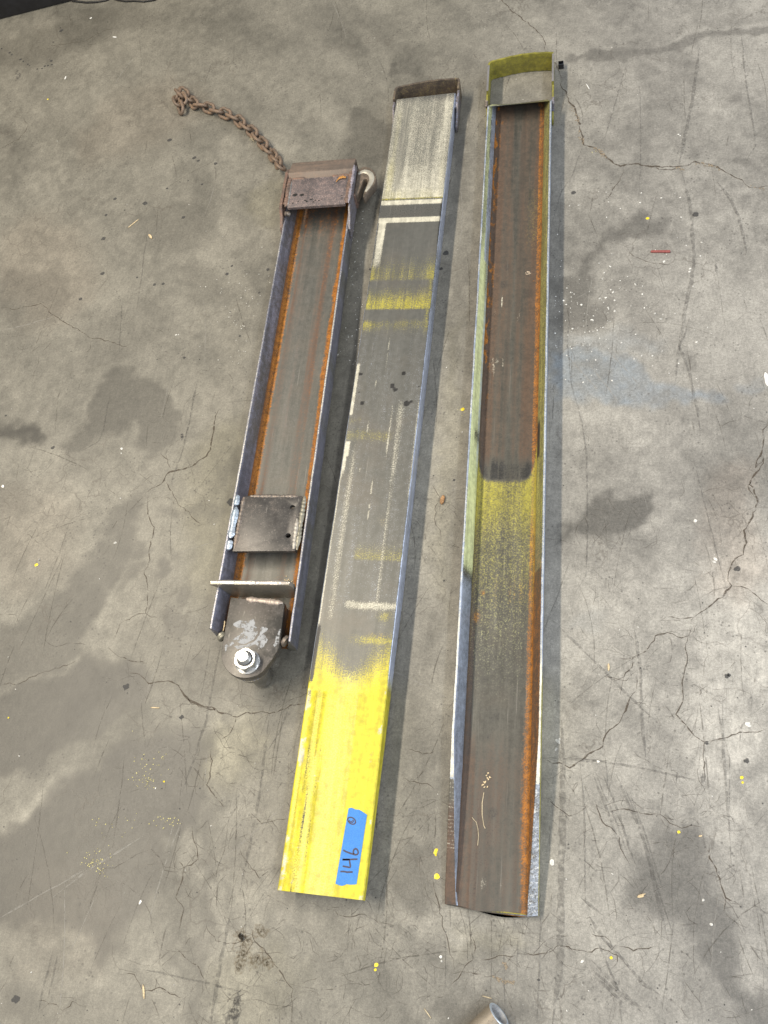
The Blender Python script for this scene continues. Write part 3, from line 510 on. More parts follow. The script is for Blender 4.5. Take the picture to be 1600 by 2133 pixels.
# ------------------------------------------------------------------ channels
def channel_profile(Wd, Hh, h, tw=.006, tip=.0042, slope=.28, rf=.009):
    """cross section of a rolled channel with its flanges cut to height h: list of (x, z, tag, lateral)"""
    hw = Wd/2; P = []
    def inner(z): return hw - tip - (Hh - z)*slope
    h = max(h, tw + .004)
    zf = tw + rf
    for s in (-1,):
        for k in range(5): P.append((-hw, .002 + (h - .003)*k/4, 'out_l'))
        P.append((-hw + .001, h, 'tip_l'))
    def half():
        q = []
        xt = inner(h) if h > zf else None
        if h > zf:
            xi = inner(h)
            q.append((hw - (hw - xi)*.5, h, 'tip')); q.append((xi + .0008, h, 'tip'))
            for k in range(7):
                z = h - .001 - (h - .001 - zf)*k/6; q.append((inner(z), z, 'flin'))
            x0 = inner(zf)
            for k in range(1, 7):
                a = PI/2*k/6; q.append((x0 - rf + rf*math.cos(a), zf - rf*math.sin(a), 'fil'))
        else:
            # cut lies inside the fillet
            x0 = inner(zf); a0 = math.asin(min(1, max(0, (zf - h)/rf)))
            xi = x0 - rf + rf*math.cos(a0)
            q.append((hw - (hw - xi)*.5, h, 'tip')); q.append((xi + .0006, h, 'tip'))
            for k in range(7): a = a0 + (PI/2 - a0)*k/20; q.append((x0 - rf + rf*math.cos(a), zf - rf*math.sin(a), 'flin'))
            for k in range(1, 7): a = a0 + (PI/2 - a0)*(.3 + .7*k/6); q.append((x0 - rf + rf*math.cos(a), zf - rf*math.sin(a), 'fil'))
        return q
    hf = half()
    P += [(-x, z, tg + '_l') for x, z, tg in hf]
    xw = hf[-1][0]
    for k in range(1, 28): P.append((-xw + 2*xw*k/28, tw, 'web'))
    P += [(x, z, tg + '_r') for x, z, tg in reversed(hf)]
    P.append((hw - .001, h, 'tip_r'))
    for k in range(5): P.append((hw, h - .001 - (h - .003)*k/4, 'out_r'))
    P.append((hw - .002, 0, 'bot'))
    for k in range(1, 34): P.append((hw - .002 - (Wd - .004)*k/34, 0, 'bot'))
    P.append((-hw + .002, 0, 'bot'))
    return P
def build_channel(name, Wd, Hh, L, hfun, paint, m, parent, flip=False, endcut=None, step=.0028, slope=.28):
    n = int(L/step); S = np.linspace(0, L, n); rows = []; tags = None
    for s in S:
        p = channel_profile(Wd, Hh, hfun(s), slope=slope); tags = [q[2] for q in p]; rows.append([(q[0], q[1]) for q in p])
    R = np.array(rows); k = R.shape[1]
    Y = np.repeat(S[:, None], k, 1).astype(float)
    if endcut is not None: Y = Y + endcut(R[..., 0], S[:, None], L, R[..., 1])
    Xc = R[..., 0].copy(); Z = R[..., 1].copy()
    Xc += .0011*(fbm(Y*22, Z*30, 3, 5) - .5); Z += .0010*(fbm(Y*30 + 7, Xc*9, 3, 15) - .5)*(Z > .02)
    if flip: Z = Hh - Z; Xc = -Xc
    V = np.stack([Xc, Y, Z], -1).reshape(-1, 3)
    Fc = []
    for i in range(n - 1):
        for j in range(k):
            j2 = (j + 1) % k; q = (i*k + j, i*k + j2, (i + 1)*k + j2, (i + 1)*k + j)
            Fc.append(q if not flip else q[::1])
    # end faces: webs and flanges closed strip-wise between inside and outside contour
    me = bpy.data.meshes.new(name); me.from_pydata(V.tolist(), [], Fc)
    bm = bmesh.new(); bm.from_mesh(me); bm.verts.ensure_lookup_table()
    for base in (0, (n - 1)*k):
        f = bm.faces.new([bm.verts[base + j] for j in range(k)]); bmesh.ops.triangulate(bm, faces=[f])
    bmesh.ops.recalc_face_normals(bm, faces=bm.faces[:]); bm.to_mesh(me); bm.free(); me.update()
    me.polygons.foreach_set('use_smooth', [True]*len(me.polygons)); me.set_sharp_from_angle(angle=math.radians(40))
    T = np.array(tags*n); x = V[:, 0]; y = V[:, 1]
    M = paint(T, x/(Wd/2), y, V[:, 2])
    A = np.stack([M.get(q, np.zeros(len(V))) for q in ('yellow', 'white', 'rust', 'dark')], 1); B = np.stack([M.get(q, np.zeros(len(V))) for q in ('brown', 'blue', 'olive')] + [np.ones(len(V))], 1)
    for nm, q in (('marks_a', A), ('marks_b', B)):
        a = me.attributes.new(nm, 'FLOAT_COLOR', 'POINT'); a.data.foreach_set('color', np.clip(q, 0, 1).ravel().astype(np.float32))
    return link(name, me, m, parent)
def frame(O, tip):
    O = Vector(O); y = (Vector(tip) - O).normalized(); x = y.cross(Vector((0, 0, 1))).normalized(); z = x.cross(y)
    m = Matrix((x, y, z)).transposed().to_4x4(); m.translation = O; return m

weather = steel('weathered_channel_steel', pal=dict(olive=(.60, .55, .12), yellow=(.56, .48, .016), white=(.52, .49, .39), rust=(.34, .25, .045), blue=(.50, .55, .68)), a=(.116, .114, .101), b=(.164, .160, .143))
bright = steel('ground_bright_steel', (.30, .29, .28), (.52, .50, .47), .8, .38, (50, 50, 50), dict(_noattr=1, rust=.06))
burnt = steel('burnt_weld_scale', (.10, .085, .075), (.26, .23, .20), .5, .45, (60, 60, 60), dict(_noattr=1, rust=.16, brown=.3))
rustbr = steel('rusty_bracket_steel', (.085, .066, .055), (.20, .165, .14), .25, .55, (40, 40, 40), dict(_noattr=1, rust=.28, brown=.50, white=.16), dict(rust=(.27, .115, .055), brown=(.160, .092, .066), white=(.40, .33, .30)))
scale_ = steel('dark_mill_scale_plate', (.055, .052, .050), (.115, .110, .104), .35, .50, (30, 30, 30), dict(_noattr=1, rust=.05, white=.16, brown=.10), dict(white=(.36, .35, .33)))
bluedst = steel('blued_torch_cut_steel', (.10, .10, .13), (.30, .32, .42), .7, .38, (60, 6, 60), dict(_noattr=1, blue=.55, brown=.2))

# ---- middle: inverted channel, yellow paint, strap bracket, blue tape
Y2 = np.array([200, 300, 400, 500, 600, 700, 800, 900, 1000, 1100, 1200, 1300, 1400, 1500, 1600, 1700, 1800, 1870.]); S2 = np.array([1.7835, 1.6253, 1.4767, 1.3367, 1.2047, 1.080, .962, .8502, .7441, .6432, .5473, .4559, .3687, .2855, .206, .1299, .057, .0])
def vy2(s): return np.interp(s, S2[::-1], Y2[::-1])
def s2(v): return float(np.interp(v, Y2, S2))
def paint2(T, u, s, z):
    v = vy2(s); top = (T == 'bot'); side = np.isin(T, ['out_l', 'out_r']); right = side & (u > 0)
    col = fbm(u*9, s*.9, 4, 2) - .5; colf = fbm(u*30, s*1.6, 3, 8) - .5; pz = fbm(u*6, s*26, 4, 14) - .5; vv = v + 10*pz
    # paint
    y0 = 0
    st = 1392 + 66*np.exp(-((u - .02)/.42)**2) - 14*(np.abs(u) > .8) + 16*colf
    y = .14*sm(-120, -40, v - st) + .92*np.clip((v - st + 62)/150, 0, 1)
    body = sm(1440, 1470, v)
    y = y*(1 - body) + body*(.50 + .45*sm(.25, .42, u) + .18*(1 - sm(-.5, -.3, u)) + (.5 + .5*(u < -.4))*colf)
    pale = sm(1370, 1470, v)*top
    y = np.maximum(y, .42*band(vv, 1326, 1348, 10, 12)*sm(-.5, .5, u)); y = np.maximum(y, .38*gs(u, .72, .2)*gs(vv, 1285, 14))
    y = np.maximum(y, .29*sm(1115, 1165, vv)*(1 - sm(1168, 1173, v))*sm(-.35, -.25, u)); y = np.maximum(y, .24*band(vv, 872, 882, 8, 8)*(u < -.6)); y = np.maximum(y, .25*band(vv, 898, 922, 10, 10)*(1 - sm(.2, .5, u)))
    y = np.maximum(y, (.27 + .2*(1 - sm(-.8, -.5, u)) + .3*colf)*band(vv, 670, 690, 8, 18)); y = np.maximum(y, .46*sm(580, 640, vv)*(1 - sm(644, 650, v))*(1 + .4*colf))
    y = np.maximum(y, (.26 + .14*sm(.6, .9, np.abs(u)) + .2*colf)*sm(515, 580, vv)*(1 - sm(583, 590, v)))
    y = np.maximum(y, .46*sm(376, 412, vv)*(1 - sm(417, 421, v))*(1 + .8*colf)); y = np.maximum(y, .60*gs(u, -.82, .16)*band(v, 330, 420, 45, 4)); y = np.maximum(y, .45*gs(u, .84, .12)*band(v, 320, 418, 60, 4)); y = np.maximum(y, .34*gs(u, -.8, .12)*band(v, 230, 420, 20, 4))
    y = np.maximum(y, .42*gs(u, .9, .06)*band(vv, 560, 700, 20, 20))
    # primer and bare bright spots
    wt = .47 + .09*sm(330, 400, v) + .16*col + .12*gs(u, .78, .14) + .10*gs(u, .0, .35)*sm(320, 390, v); wt = wt*band(v, 205, 417, 20, 2)
    wt = np.maximum(wt, .82*band(v, 420, 430, 1.5, 1.5)); wt = np.maximum(wt, .80*band(v, 456, 467, 1.5, 1.5)); wt = np.maximum(wt, (.86 - .36*sm(480, 570, v))*band(u, -.97, -.73, .01, .03)*band(v, 460, 562, 2, 14))
    wt = np.maximum(wt, .72*(u < -.89 + .05*colf)*band(v, 758, 868, 6, 4)); wt = np.maximum(wt, .76*(u < -.86 + .06*colf)*band(v, 922, 990, 3, 18)); wt = np.maximum(wt, .7*(u < -.965)*sm(860, 960, v)*(1 - sm(1330, 1400, v)))
    wt = np.maximum(wt, (.47 + .4*colf)*gs(u, -.69, .10)*band(v, 930, 1300, 40, 10)); wt = np.maximum(wt, (.49 + .4*colf)*gs(u, .47, .13)*band(v, 835, 1020, 20, 60)); wt = np.maximum(wt, (.48 + .4*colf)*gs(u, .48, .055)*band(v, 1000, 1270, 40, 10))
    wt = np.maximum(wt, .56*band(vv, 1256, 1274, 6, 8)*sm(-.42, -.3, u)); wt = np.maximum(wt, .5*(u > .93)*band(v, 830, 1050, 20, 20))
    wt = np.maximum(wt, .62*(v > 1440)*sm(.86, .99, np.abs(u) + .5*(fbm(s*45, u*2, 3, 91) - .5))*(fbm(s*30, u*2, 3, 92) > .52)); wt = np.maximum(wt, .55*(v > 1862)*(np.abs(u) > .88))
    for (pu, pv) in ((-.52, 1630), (-.42, 1641), (-.66, 1786), (.05, 1610)): wt = np.maximum(wt, .62*gs(u, pu, .06)*gs(v, pv, 2.5)); wt = np.maximum(wt, .5*gs(u, -.68, .07)*gs(v, 1852, 7))
    rust = .20*sm(.2, .34, col)*band(v, 205, 420, 10, 4) + .30*gs(u, -.88, .08)*band(v, 205, 270, 5, 30) + .24*gs(u, .8, .08)*band(v, 205, 300, 5, 30); rust = np.maximum(rust, .34*gs(u, .62, .02)*band(v, 420, 700, 6, 20)*(colf > 0)); rust = np.maximum(rust, .30*band(vv, 1318, 1334, 8, 8)*sm(0, .5, u)); rust = np.maximum(rust, .28*gs(vv, 1085, 18)*gs(u, .35, .25)); rust = np.maximum(rust, .40*(v > 1445)*(gs(u, .34, .012) + .8*gs(u, .02, .010) + .7*gs(u, .55, .010))*(fbm(s*20, u*2, 3, 93) > .45)); rust = np.maximum(rust, (.44 + 2.2*(fbm(u*60, s*7, 3, 66) - .5))*(1 - sm(-.45, -.12, u))*(v > 1450))
    dark = .40*gs(u, -.55, .12)*band(v, 215, 405, 20, 20)*(1 + 1.2*colf) + .36*gs(u, .45, .10)*band(v, 250, 405, 20, 20)*(1 + 1.5*colf)
    dark = np.maximum(dark, .34*band(v, 431, 456, 1.5, 1.5)); dark = np.maximum(dark, .7*(u > .93)*band(v, 419, 520, 3, 30)); dark = np.maximum(dark, .8*(u < -.90 + .06*pz)*band(vv, 1310, 1436, 12, 10)); dark = np.maximum(dark, .55*gs(u, -.72, .05)*gs(v, 1245, 18))
    dark = np.maximum(dark, .22*band(v, 700, 760, 30, 60)); dark = np.maximum(dark, (.30 + 1.6*(fbm(u*75, s*9, 3, 67) - .5))*(1 - sm(-.5, -.2, u))*(v > 1450)*.9 - .12); 
    for (pu, pv, r) in ((-.84, 781, .0045), (.43, 779, .0052), (.15, 805, .0058), (.24, 813, .0052), (-.66, 842, .0055), (.62, 842, .007), (.75, 838, .004), (-.78, 818, .0022), (.92, 806, .0022)):
        d = np.hypot((u - pu)*.071, s - s2(pv)); dark = np.maximum(dark, .9*(1 - sm(r*.75, r*1.15, d)))
    blue = .12*band(v, 690, 1300, 30, 60)*(1 + 2*col); brown = .22*band(v, 205, 420, 5, 5) + .2*gs(v, 1090, 50)*gs(u, .2, .5)
    # long scratches bared to metal
    for (pu, a, b, sl, wd) in ((-.30, 720, 1010, -.0006, .010), (-.12, 700, 1100, .0002, .009), (.22, 840, 1180, .0, .009), (-.44, 1000, 1290, .0001, .008), (.82, 560, 960, .0, .012), (.70, 880, 960, 0, .012), (.06, 830, 1000, .0003, .008)):
        wt = np.maximum(wt, .60*gs(u, pu + sl*(v - a) + .03*(fbm(s*3, u*0, 3, 71) - .5), wd*1.1)*band(v, a, b, 30, 30)*(fbm(s*50, u*3, 2, 77) > .36))
    M = dict(yellow=y, white=wt, rust=rust, dark=dark, blue=blue, brown=brown, olive=pale)
    for k in M: M[k] = np.where(top, M[k], 0)
    ysd = sm(1385, 1470, v + 30*pz); bs = np.where(side, .95*(1 - ysd)*(1 - .45*sm(.06, .25, np.abs(colf))), 0)
    M['blue'] = np.where(side, bs, M['blue']); M['yellow'] = np.where(side, ysd, M['yellow']); M['olive'] = np.where(side, .55*band(v, 1370, 1480, 30, 40), M['olive'])
    M['white'] = np.where(side, (.34 + .16*gs(v, 960, 120))*sm(-.02, .22, fbm(z*900, s*2.5, 3, 9) - .5)*(v < 1400), M['white'])  # brushed streaks, with side light painted in as a paler stretch halfway along
    M['brown'] = np.where(side | top, M['brown'], .5); return M
W2 = .1415; H2 = .050; L2 = 1.772
m2 = frame((-.3780, .0575, 0), (-.3415, 1.830, 0))
fork2 = empty('fork_extension', m2, 'upside down channel with scuffed yellow paint and blue tape at its lower end', 'fork extension')
def h2(s): return .050 if s > .52 else .016 + .034*(s/.52)**.9
build_channel('channel', W2, H2, L2, h2, paint2, weather, fork2, flip=True, endcut=lambda x, s, L, z: - x*.075*np.clip((s - L + .08)/.08, 0, 1))
def strap(parent, hw, yb_l, yb_r, ya_l, ya_r, z0, z1, m, th=.005, bow=.006, name='end_strap'):
    """bent flat bar: left arm, bowed back, right arm"""
    pts = [(-hw, ya_l), (-hw, yb_l - .014)]
    for k in range(1, 5): a = PI/2*k/5; pts.append((-hw + .012*(1 - math.cos(a)), yb_l - .012 + .012*math.sin(a)))
    N = 14
    for k in range(N + 1):
        f = k/N; pts.append((-hw + .014 + (2*hw - .020)*f, yb_l*(1 - f) + yb_r*f + bow*math.sin(PI*f) + .0006*math.sin(k*2.1)))
    pts += [(hw - .002, yb_r - .001), (hw, yb_r - .006), (hw, ya_r)]
    P = [Vector(p) for p in pts]; out = []; inn = []
    for i, p in enumerate(P):
        a = P[max(i - 1, 0)]; b = P[min(i + 1, len(P) - 1)]; d = (b - a).normalized(); nrm = Vector((-d.y, d.x)); out.append(p + nrm*th/2); inn.append(p - nrm*th/2)
    return link(name, prism(name, [tuple(q) for q in out] + [tuple(q) for q in reversed(inn)], z0, z1, .0009), m, parent)
strap(fork2, .0765, 1.808, 1.823, 1.7655, 1.790, .004, .052, steel('scaly_strap_steel', (.07, .055, .045), (.17, .14, .115), .3, .5, (30, 30, 30), dict(_noattr=1, brown=.42, rust=.12, olive=.16)), bow=.005)
armst = steel('dull_arm_steel', (.10, .088, .08), (.24, .215, .20), .45, .45, (40, 8, 40), dict(_noattr=1, brown=.35, blue=.3))
link('strap_arm', prism('strap_arm', [(1.700, .003), (1.790, .003), (1.790, .046), (1.748, .044), (1.728, .030), (1.700, .018)], .0740, .0790, .0008, axis='x'), armst, fork2)
link('strap_arm', prism('strap_arm', [(1.705, .003), (1.764, .003), (1.764, .046), (1.740, .043), (1.725, .028), (1.705, .018)], -.0785, -.0740, .0008, axis='x'), armst, fork2)
link('weld_bead', bead('weld_bead', (.0722, 1.775, .040), (.0715, 1.742, .036), .0058, 3, .2, flat=.9), steel('grey_weld', (.20, .20, .23), (.42, .42, .48), .7, .4, (60, 60, 60), dict(_noattr=1, blue=.2)), fork2)
# blue tape with handwriting
tz = H2 + .0004
tape_pts = [(.0236, .0190)]
edgeT = [(.0296, .1372), (.0340, .1386), (.0375, .1379), (.0412, .1364), (.0440, .1366), (.0480, .1366), (.0520, .1348), (.0565, .1325), (.0615, .1300)]
edgeB = [(.0577, .0235), (.0530, .0226), (.0470, .0219), (.0420, .0222), (.0385, .0203), (.0345, .0186), (.0310, .0190), (.0270, .0200), (.0236, .0206)]
tp = edgeT + edgeB
tp = [(x - .0006, y - .0015) for x, y in tp]
tt = NT('blue_masking_tape'); ov = tt.obj(); n1 = tt.noise(ov, 900, 3, .7); n2 = tt.noise(ov, 90, 3)
cb = tt.mix(tt.rng(n1, .35, .7), (.025, .165, .50), (.055, .240, .62)); cb = tt.mix(tt.math('MULTIPLY', tt.rng(n2, .45, .7), .3), cb, (.05, .26, .70))
tb = tt.bsdf(Base_Color=cb, Roughness=.62); tt.put(tb.inputs['Normal'], tt.bump(tt.math('ADD', tt.math('MULTIPLY', n1, .3), tt.noise(tt.obj((1, .25, 1)), 160, 2)), .35, .0012)); tape_m = tt.done(tb)
tape = link('masking_tape', prism('masking_tape', tp, tz, tz + .00035, 0), tape_m, fork2)
def stroke(dst, pts, wd, z, close=False):
    P = [Vector(p) for p in pts]; N = len(P); b = len(dst[0])
    for i in range(N):
        a = P[(i - 1) % N] if close or i else P[i]; c = P[(i + 1) % N] if close or i < N - 1 else P[i]; d = (c - a).normalized(); nn = Vector((-d.y, d.x))*wd/2
        dst[0].append((*(P[i] + nn), z)); dst[0].append((*(P[i] - nn), z))
    for i in range(N if close else N - 1):
        j = (i + 1) % N; dst[1].append((b + 2*i, b + 2*i + 1, b + 2*j + 1, b + 2*j))
# traced pen strokes: enlarged-tape pixels -> position along and across the tape
def tapexy(px, py):
    # tape corners in the enlarged tracing -> channel coordinates (bilinear)
    q = np.array([[395, 245, edgeT[0][0], edgeT[0][1]], [765, 355, edgeT[-1][0], edgeT[-1][1]], [165, 1722, edgeB[-1][0], edgeB[-1][1]], [565, 1705, edgeB[0][0], edgeB[0][1]]])
    A = np.c_[np.ones(4), q[:, 0], q[:, 1], q[:, 0]*q[:, 1]/1000]
    cx = np.linalg.solve(A, q[:, 2]); cy = np.linalg.solve(A, q[:, 3]); b = np.array([1, px, py, px*py/1000]); return (b @ cx - .0006, b @ cy - .0015)
ink = ([], []); zi = tz + .00055
SG = [[(255, 1483), (330, 1480), (380, 1488), (440, 1482), (490, 1480)], [(580, 1230), (510, 1236), (440, 1243), (370, 1247), (292, 1250), (290, 1256), (370, 1254), (424, 1250), (430, 1290), (440, 1335), (446, 1372), (440, 1394), (410, 1394), (360, 1386), (297, 1380)],
      [(303, 1070), (350, 1095), (410, 1115), (480, 1135), (540, 1148), (575, 1140), (595, 1110), (590, 1075), (570, 1040), (545, 1030), (515, 1045), (500, 1075), (500, 1110), (515, 1132)],
      [(415, 480), (412, 500), (425, 515), (445, 512), (452, 495), (455, 515), (475, 520), (492, 505), (490, 482), (478, 470)]]
inkm = plain('marker_ink', (.030, .026, .060), .5, 0, .2, 600)
for k, g in enumerate(SG):
    ink = ([], []); stroke(ink, [tapexy(*p) for p in g], .0019 if k == 3 else .0026, zi + .00002*k); link('written_digit', mesh('written_digit', *ink), inkm, tape)
ring = [(460 + 78*math.cos(t) + 8*math.sin(t), 488 + 66*math.sin(t) + 14*math.cos(t)) for t in np.linspace(0, 2*PI, 24, endpoint=False)]
ink = ([], []); stroke(ink, [tapexy(*p) for p in ring], .0020, zi + .0001, True); link('drawn_circle', mesh('drawn_circle', *ink), inkm, tape)

# ---- right: channel with its open side up
Y3 = np.array([200, 300, 400, 500, 600, 700, 800, 900, 1000, 1100, 1200, 1300, 1400, 1500, 1600, 1700, 1800, 1905.]); S3 = np.array([1.8051, 1.6483, 1.5006, 1.3614, 1.2298, 1.1053, .9872, .8752, .7688, .6675, .571, .479, .3911, .3071, .2267, .1498, .076, 0])
def vy3(s): return np.interp(s, S3[::-1], Y3[::-1])
def s3(v): return float(np.interp(v, Y3, S3))
def paint3(T, u, s, z):
    v = vy3(s); n = len(T); Z = np.zeros(n)
    web = (T == 'web'); fl = (T == 'fil_l'); fr = (T == 'fil_r'); il = (T == 'flin_l'); ir = (T == 'flin_r'); tl = np.isin(T, ['tip_l']); tr = np.isin(T, ['tip_r']); ol = (T == 'out_l'); orr = (T == 'out_r'); inner = web | fl | fr
    col = fbm(u*8, s*1.1, 4, 12) - .5; colf = fbm(u*26, s*2.2, 3, 18) - .5; pz = fbm(u*7, s*16, 4, 24) - .5; vv = v + 14*pz
    spot = fbm(u*16, s*42, 3, 33)
    rust = np.where(inner, .74*sm(.66 - .24*sm(1050, 1500, vv) - .10*pz*3, .86, u)*(1 - .55*sm(1730, 1860, v)) + .12*sm(.3, .8, u), 0)
    rust = np.maximum(rust, np.where(inner, .85*gs(u, -.74, .11)*sm(.54, .64, spot)*(v < 760), 0)); rust = np.maximum(rust, np.where(inner, .60*gs(u, -.62, .035)*sm(.50, .60, spot)*(v < 900), 0))
    rust = np.maximum(rust, np.where(inner, .5*gs(u, -.62, .12)*gs(v, 1290, 22), 0)); rust = np.maximum(rust, np.where(web, .35*gs(u, .3, .5)*gs(v, 1240, 40)*(colf > .05), 0)); rust = np.maximum(rust, np.where(fr, .55, np.where(ir, .42*sm(900, 1300, v), 0)))
    rust = np.maximum(rust, np.where(inner, .6*gs(u, -.55, .05)*gs(v, 258, 6), 0))
    for (pu, pv, r) in ((.62, 225, .006), (-.5, 1240, .006), (.52, 590, .003), (-.72, 470, .006), (-.74, 640, .005), (-.62, 640, .004), (-.7, 735, .004)): rust = np.maximum(rust, np.where(inner, .62*(1 - sm(r*.1, r*1.25, np.hypot((u - pu)*.072, (s - s3(pv))*.7) + .009*(fbm(u*18, s*70, 3, 44) - .5))), 0))
    brown = np.where(inner, .66*(1 - sm(940, 1010, v))*(1 - .42*gs(u, .0, .34)) + .55*col + .50*sm(1460, 1620, v)*(.75 + .6*(u < -.5) + .5*(u > .6)), 0); brown = np.maximum(brown, np.where(fl, .55, 0)); brown = np.maximum(brown, np.where(ir, .35 + .35*sm(1150, 1350, v), 0)); brown = np.maximum(brown, np.where(tl, .75*sm(1640, 1720, v), 0)); brown = np.maximum(brown, np.where(ol | (T == 'bot'), .4, 0))
    cap = 1004 - 46*np.clip((np.abs(u + .03)/.74), 0, 2)**8
    yl = np.where(inner, (.60 - .14*gs(u, .05, .35) + .3*colf)*sm(-5, 7, v - cap)*(1 - .45*sm(1040, 1150, vv) - .55*sm(1150, 1420, vv)), 0); yl = np.maximum(yl, np.where(inner, .50*sm(.66, .80, np.abs(u))*band(vv, 930, 1180, 30, 40), 0))
    yl = np.maximum(yl, np.where(ir, .42*(1 - sm(1080, 1200, vv)), 0)); yl = np.maximum(yl, np.where(orr, .95*sm(1360, 1460, vv), 0)); yl = np.maximum(yl, np.where(inner, .20*gs(u, .5, .2)*band(vv, 400, 520, 30, 40), 0))
    olv = np.where(inner, .17*band(vv, 1060, 1420, 30, 150)*(1 - .6*sm(.45, .7, u)), 0); olv = np.maximum(olv, np.where(il, .85*band(vv, 480, 1205, 120, 25), 0)); olv = np.maximum(olv, np.where(il & (z > .032), .55*(v < 600), 0)); olv = np.maximum(olv, np.where(ir, .35*(v < 1200), 0))
    dark = np.where(inner, (.52 + 1.3*colf)*sm(935, 985, vv)*(1 - sm(-6, 3, v - cap)), 0); dark = np.maximum(dark, np.where(ir & (z < .03), .8*band(v, 890, 965, 12, 6), 0)); dark = np.maximum(dark, np.where(web, .36*sm(-.02, .16, col)*gs(u, 0, .6)*(v < 960), 0)); dark = np.maximum(dark, np.where(il & (z < .034), .6*gs(v, 920, 22)*(colf > -.05), 0)); dark = np.maximum(dark, np.where(web, .22*sm(1380, 1760, v)*(1 + 2*col), 0))
    dark = np.maximum(dark, np.where(il & (z < .028), .45*band(v, 480, 640, 40, 30), 0))
    for (pu, pv, r) in ((.40, 574, .010), (.42, 615, .015), (-.2, 560, .012), (-.3, 595, .014), (.3, 545, .010), (-.35, 1420, .010), (-.1, 1500, .010), (-.2, 1540, .006), (-.05, 1700, .012), (.05, 900, .005), (-.08, 920, .004), (.1, 880, .005), (.3, 868, .008), (-.25, 880, .006)):
        d = np.hypot((u - pu)*.072, s - s3(pv)) + .012*(fbm(u*14, s*50, 3, 46) - .5); dark = np.maximum(dark, np.where(web, .42*(1 - sm(r*.5, r*1.2, d)), 0))
    blue = np.where(il, .75*sm(1180, 1260, v) + .65*(v < 560)*(z < .036), 0); blue = np.maximum(blue, np.where(tl & (v < 1640), .8, 0)); blue = np.maximum(blue, np.where(tr, .8 - .35*sm(1600, 1680, v), 0)); blue = np.maximum(blue, np.where(orr, .9*(1 - sm(1360, 1460, vv)), 0)); blue = np.maximum(blue, np.where(il & (z < .026) & (v > 560) & (v < 1200), .55*band(v, 540, 1000, 30, 80), 0))
    wt = np.where(tl, .62*band(v, 1280, 1640, 60, 10), 0); wt = np.maximum(wt, np.where(tl, .42*(v < 1300)*(fbm(s*40, u*0, 3, 3) > .5), 0)); wt = np.maximum(wt, np.where(tr, .40 + .30*band(v, 1380, 1640, 50, 40), 0)); wt = np.maximum(wt, np.where(tl, .36*(np.sin(s*2*PI/.0052) > .2)*band(v, 1640, 1790, 10, 10), 0))
    stripe = (np.sin((s + .35*u)*2*PI/.0046 + 3*colf) > .45)
    wt = np.where(tr & (v > 1640), np.where(stripe, .34, .12), wt); dk2 = np.where(tr & (v > 1640) & ~stripe, .30, 0); dark = np.maximum(dark, dk2)
    wt = np.maximum(wt, np.where(web, .26*sm(.14, .26, fbm(u*14, s*24, 3, 55) - .5)*(gs(v, 765, 30) + gs(v, 660, 26) + .9*gs(v, 1850, 24)*gs(u, -.1, .45)), 0)*1.5)
    wt = np.maximum(wt, np.where(web, .7*gs(u, -.33, .012)*band(v, 618, 642, 6, 6), 0)); wt = np.maximum(wt, np.where(tl, .05*(v > 1872), 0))
    return dict(yellow=yl, white=wt, rust=rust, dark=dark, brown=brown, blue=blue, olive=olv)
W3 = .1475; H3 = .050; L3 = 1.722
m3 = frame((-.1095, .0575, .0006), (-.1190, 1.786, .0006))
fork3 = empty('fork_extension', m3, 'rightmost channel lying open side up, rusty brown trough with olive yellow middle', 'fork extension')
def h3(s): return .050 if s > .27 else .0105 + .0395*(s/.27)**.85
build_channel('channel', W3, H3, L3, h3, paint3, steel('weathered_trough_steel', (.058, .055, .046), (.120, .114, .096), .3, .48, pal=dict(yellow=(.36, .32, .045), olive=(.60, .63, .33), brown=(.092, .058, .038), rust=(.33, .125, .014), blue=(.37, .42, .51))), fork3, slope=.37,  # blue and olive raised: light on the left inner flange painted into them
              endcut=lambda x, s, L, z: (x*-.030 - .0045*np.sin((x/.0737 + .3)*3))*np.clip(1 - s/.06, 0, 1) + x*(.010 + .06*np.clip(1 - z/.03, 0, 1))*np.clip((s - L + .06)/.06, 0, 1) + .054*np.clip((.050 - z)/.043, 0, 1)**.8*np.clip((s - L + .14)/.14, 0, 1))
olst = steel('olive_painted_strap', (.10, .095, .05), (.18, .17, .09), .2, .5, (12, 12, 40), dict(_noattr=1, olive=.74, yellow=.14, brown=.20, dark=.10), dict(yellow=(.42, .36, .03), olive=(.215, .195, .030), brown=(.10, .075, .03)))
strap(fork3, .0755, 1.8735, 1.8855, 1.772, 1.787, .0006, .050, olst, bow=.0075)
toppale = steel('pale_cut_edge', (.24, .23, .23), (.42, .40, .40), .6, .42, (40, 8, 40), dict(_noattr=1, brown=.2))
link('strap_edge', prism('strap_edge', [(.0733, 1.7872), (.0779, 1.7872), (.0779, 1.879), (.0733, 1.879)], .0502, .0512, 0), toppale, fork3)
link('strap_edge', prism('strap_edge', [(-.0779, 1.7722), (-.0733, 1.7722), (-.0733, 1.858), (-.0779, 1.858)], .0502, .0512, 0), toppale, fork3)
link('strap_arm', prism('strap_arm', [(1.700, .001), (1.786, .001), (1.786, .042), (1.768, .034), (1.735, .024), (1.700, .018)], .0741, .0785, .0008, axis='x'), olst, fork3)
link('strap_arm', prism('strap_arm', [(1.690, .001), (1.771, .001), (1.771, .042), (1.752, .038), (1.730, .026), (1.690, .018)], -.0785, -.0741, .0008, axis='x'), olst, fork3)
link('weld_lug', prism('weld_lug', [(1.722, .018), (1.742, .018), (1.742, .046), (1.738, .049), (1.722, .044)], .0744, .0795, .001, axis='x'), armst, fork3)
link('weld_bead', bead('weld_bead', (-.0768, 1.752, .040), (-.0775, 1.735, .036), .0042, 9, .2, flat=.9), burnt, fork3)
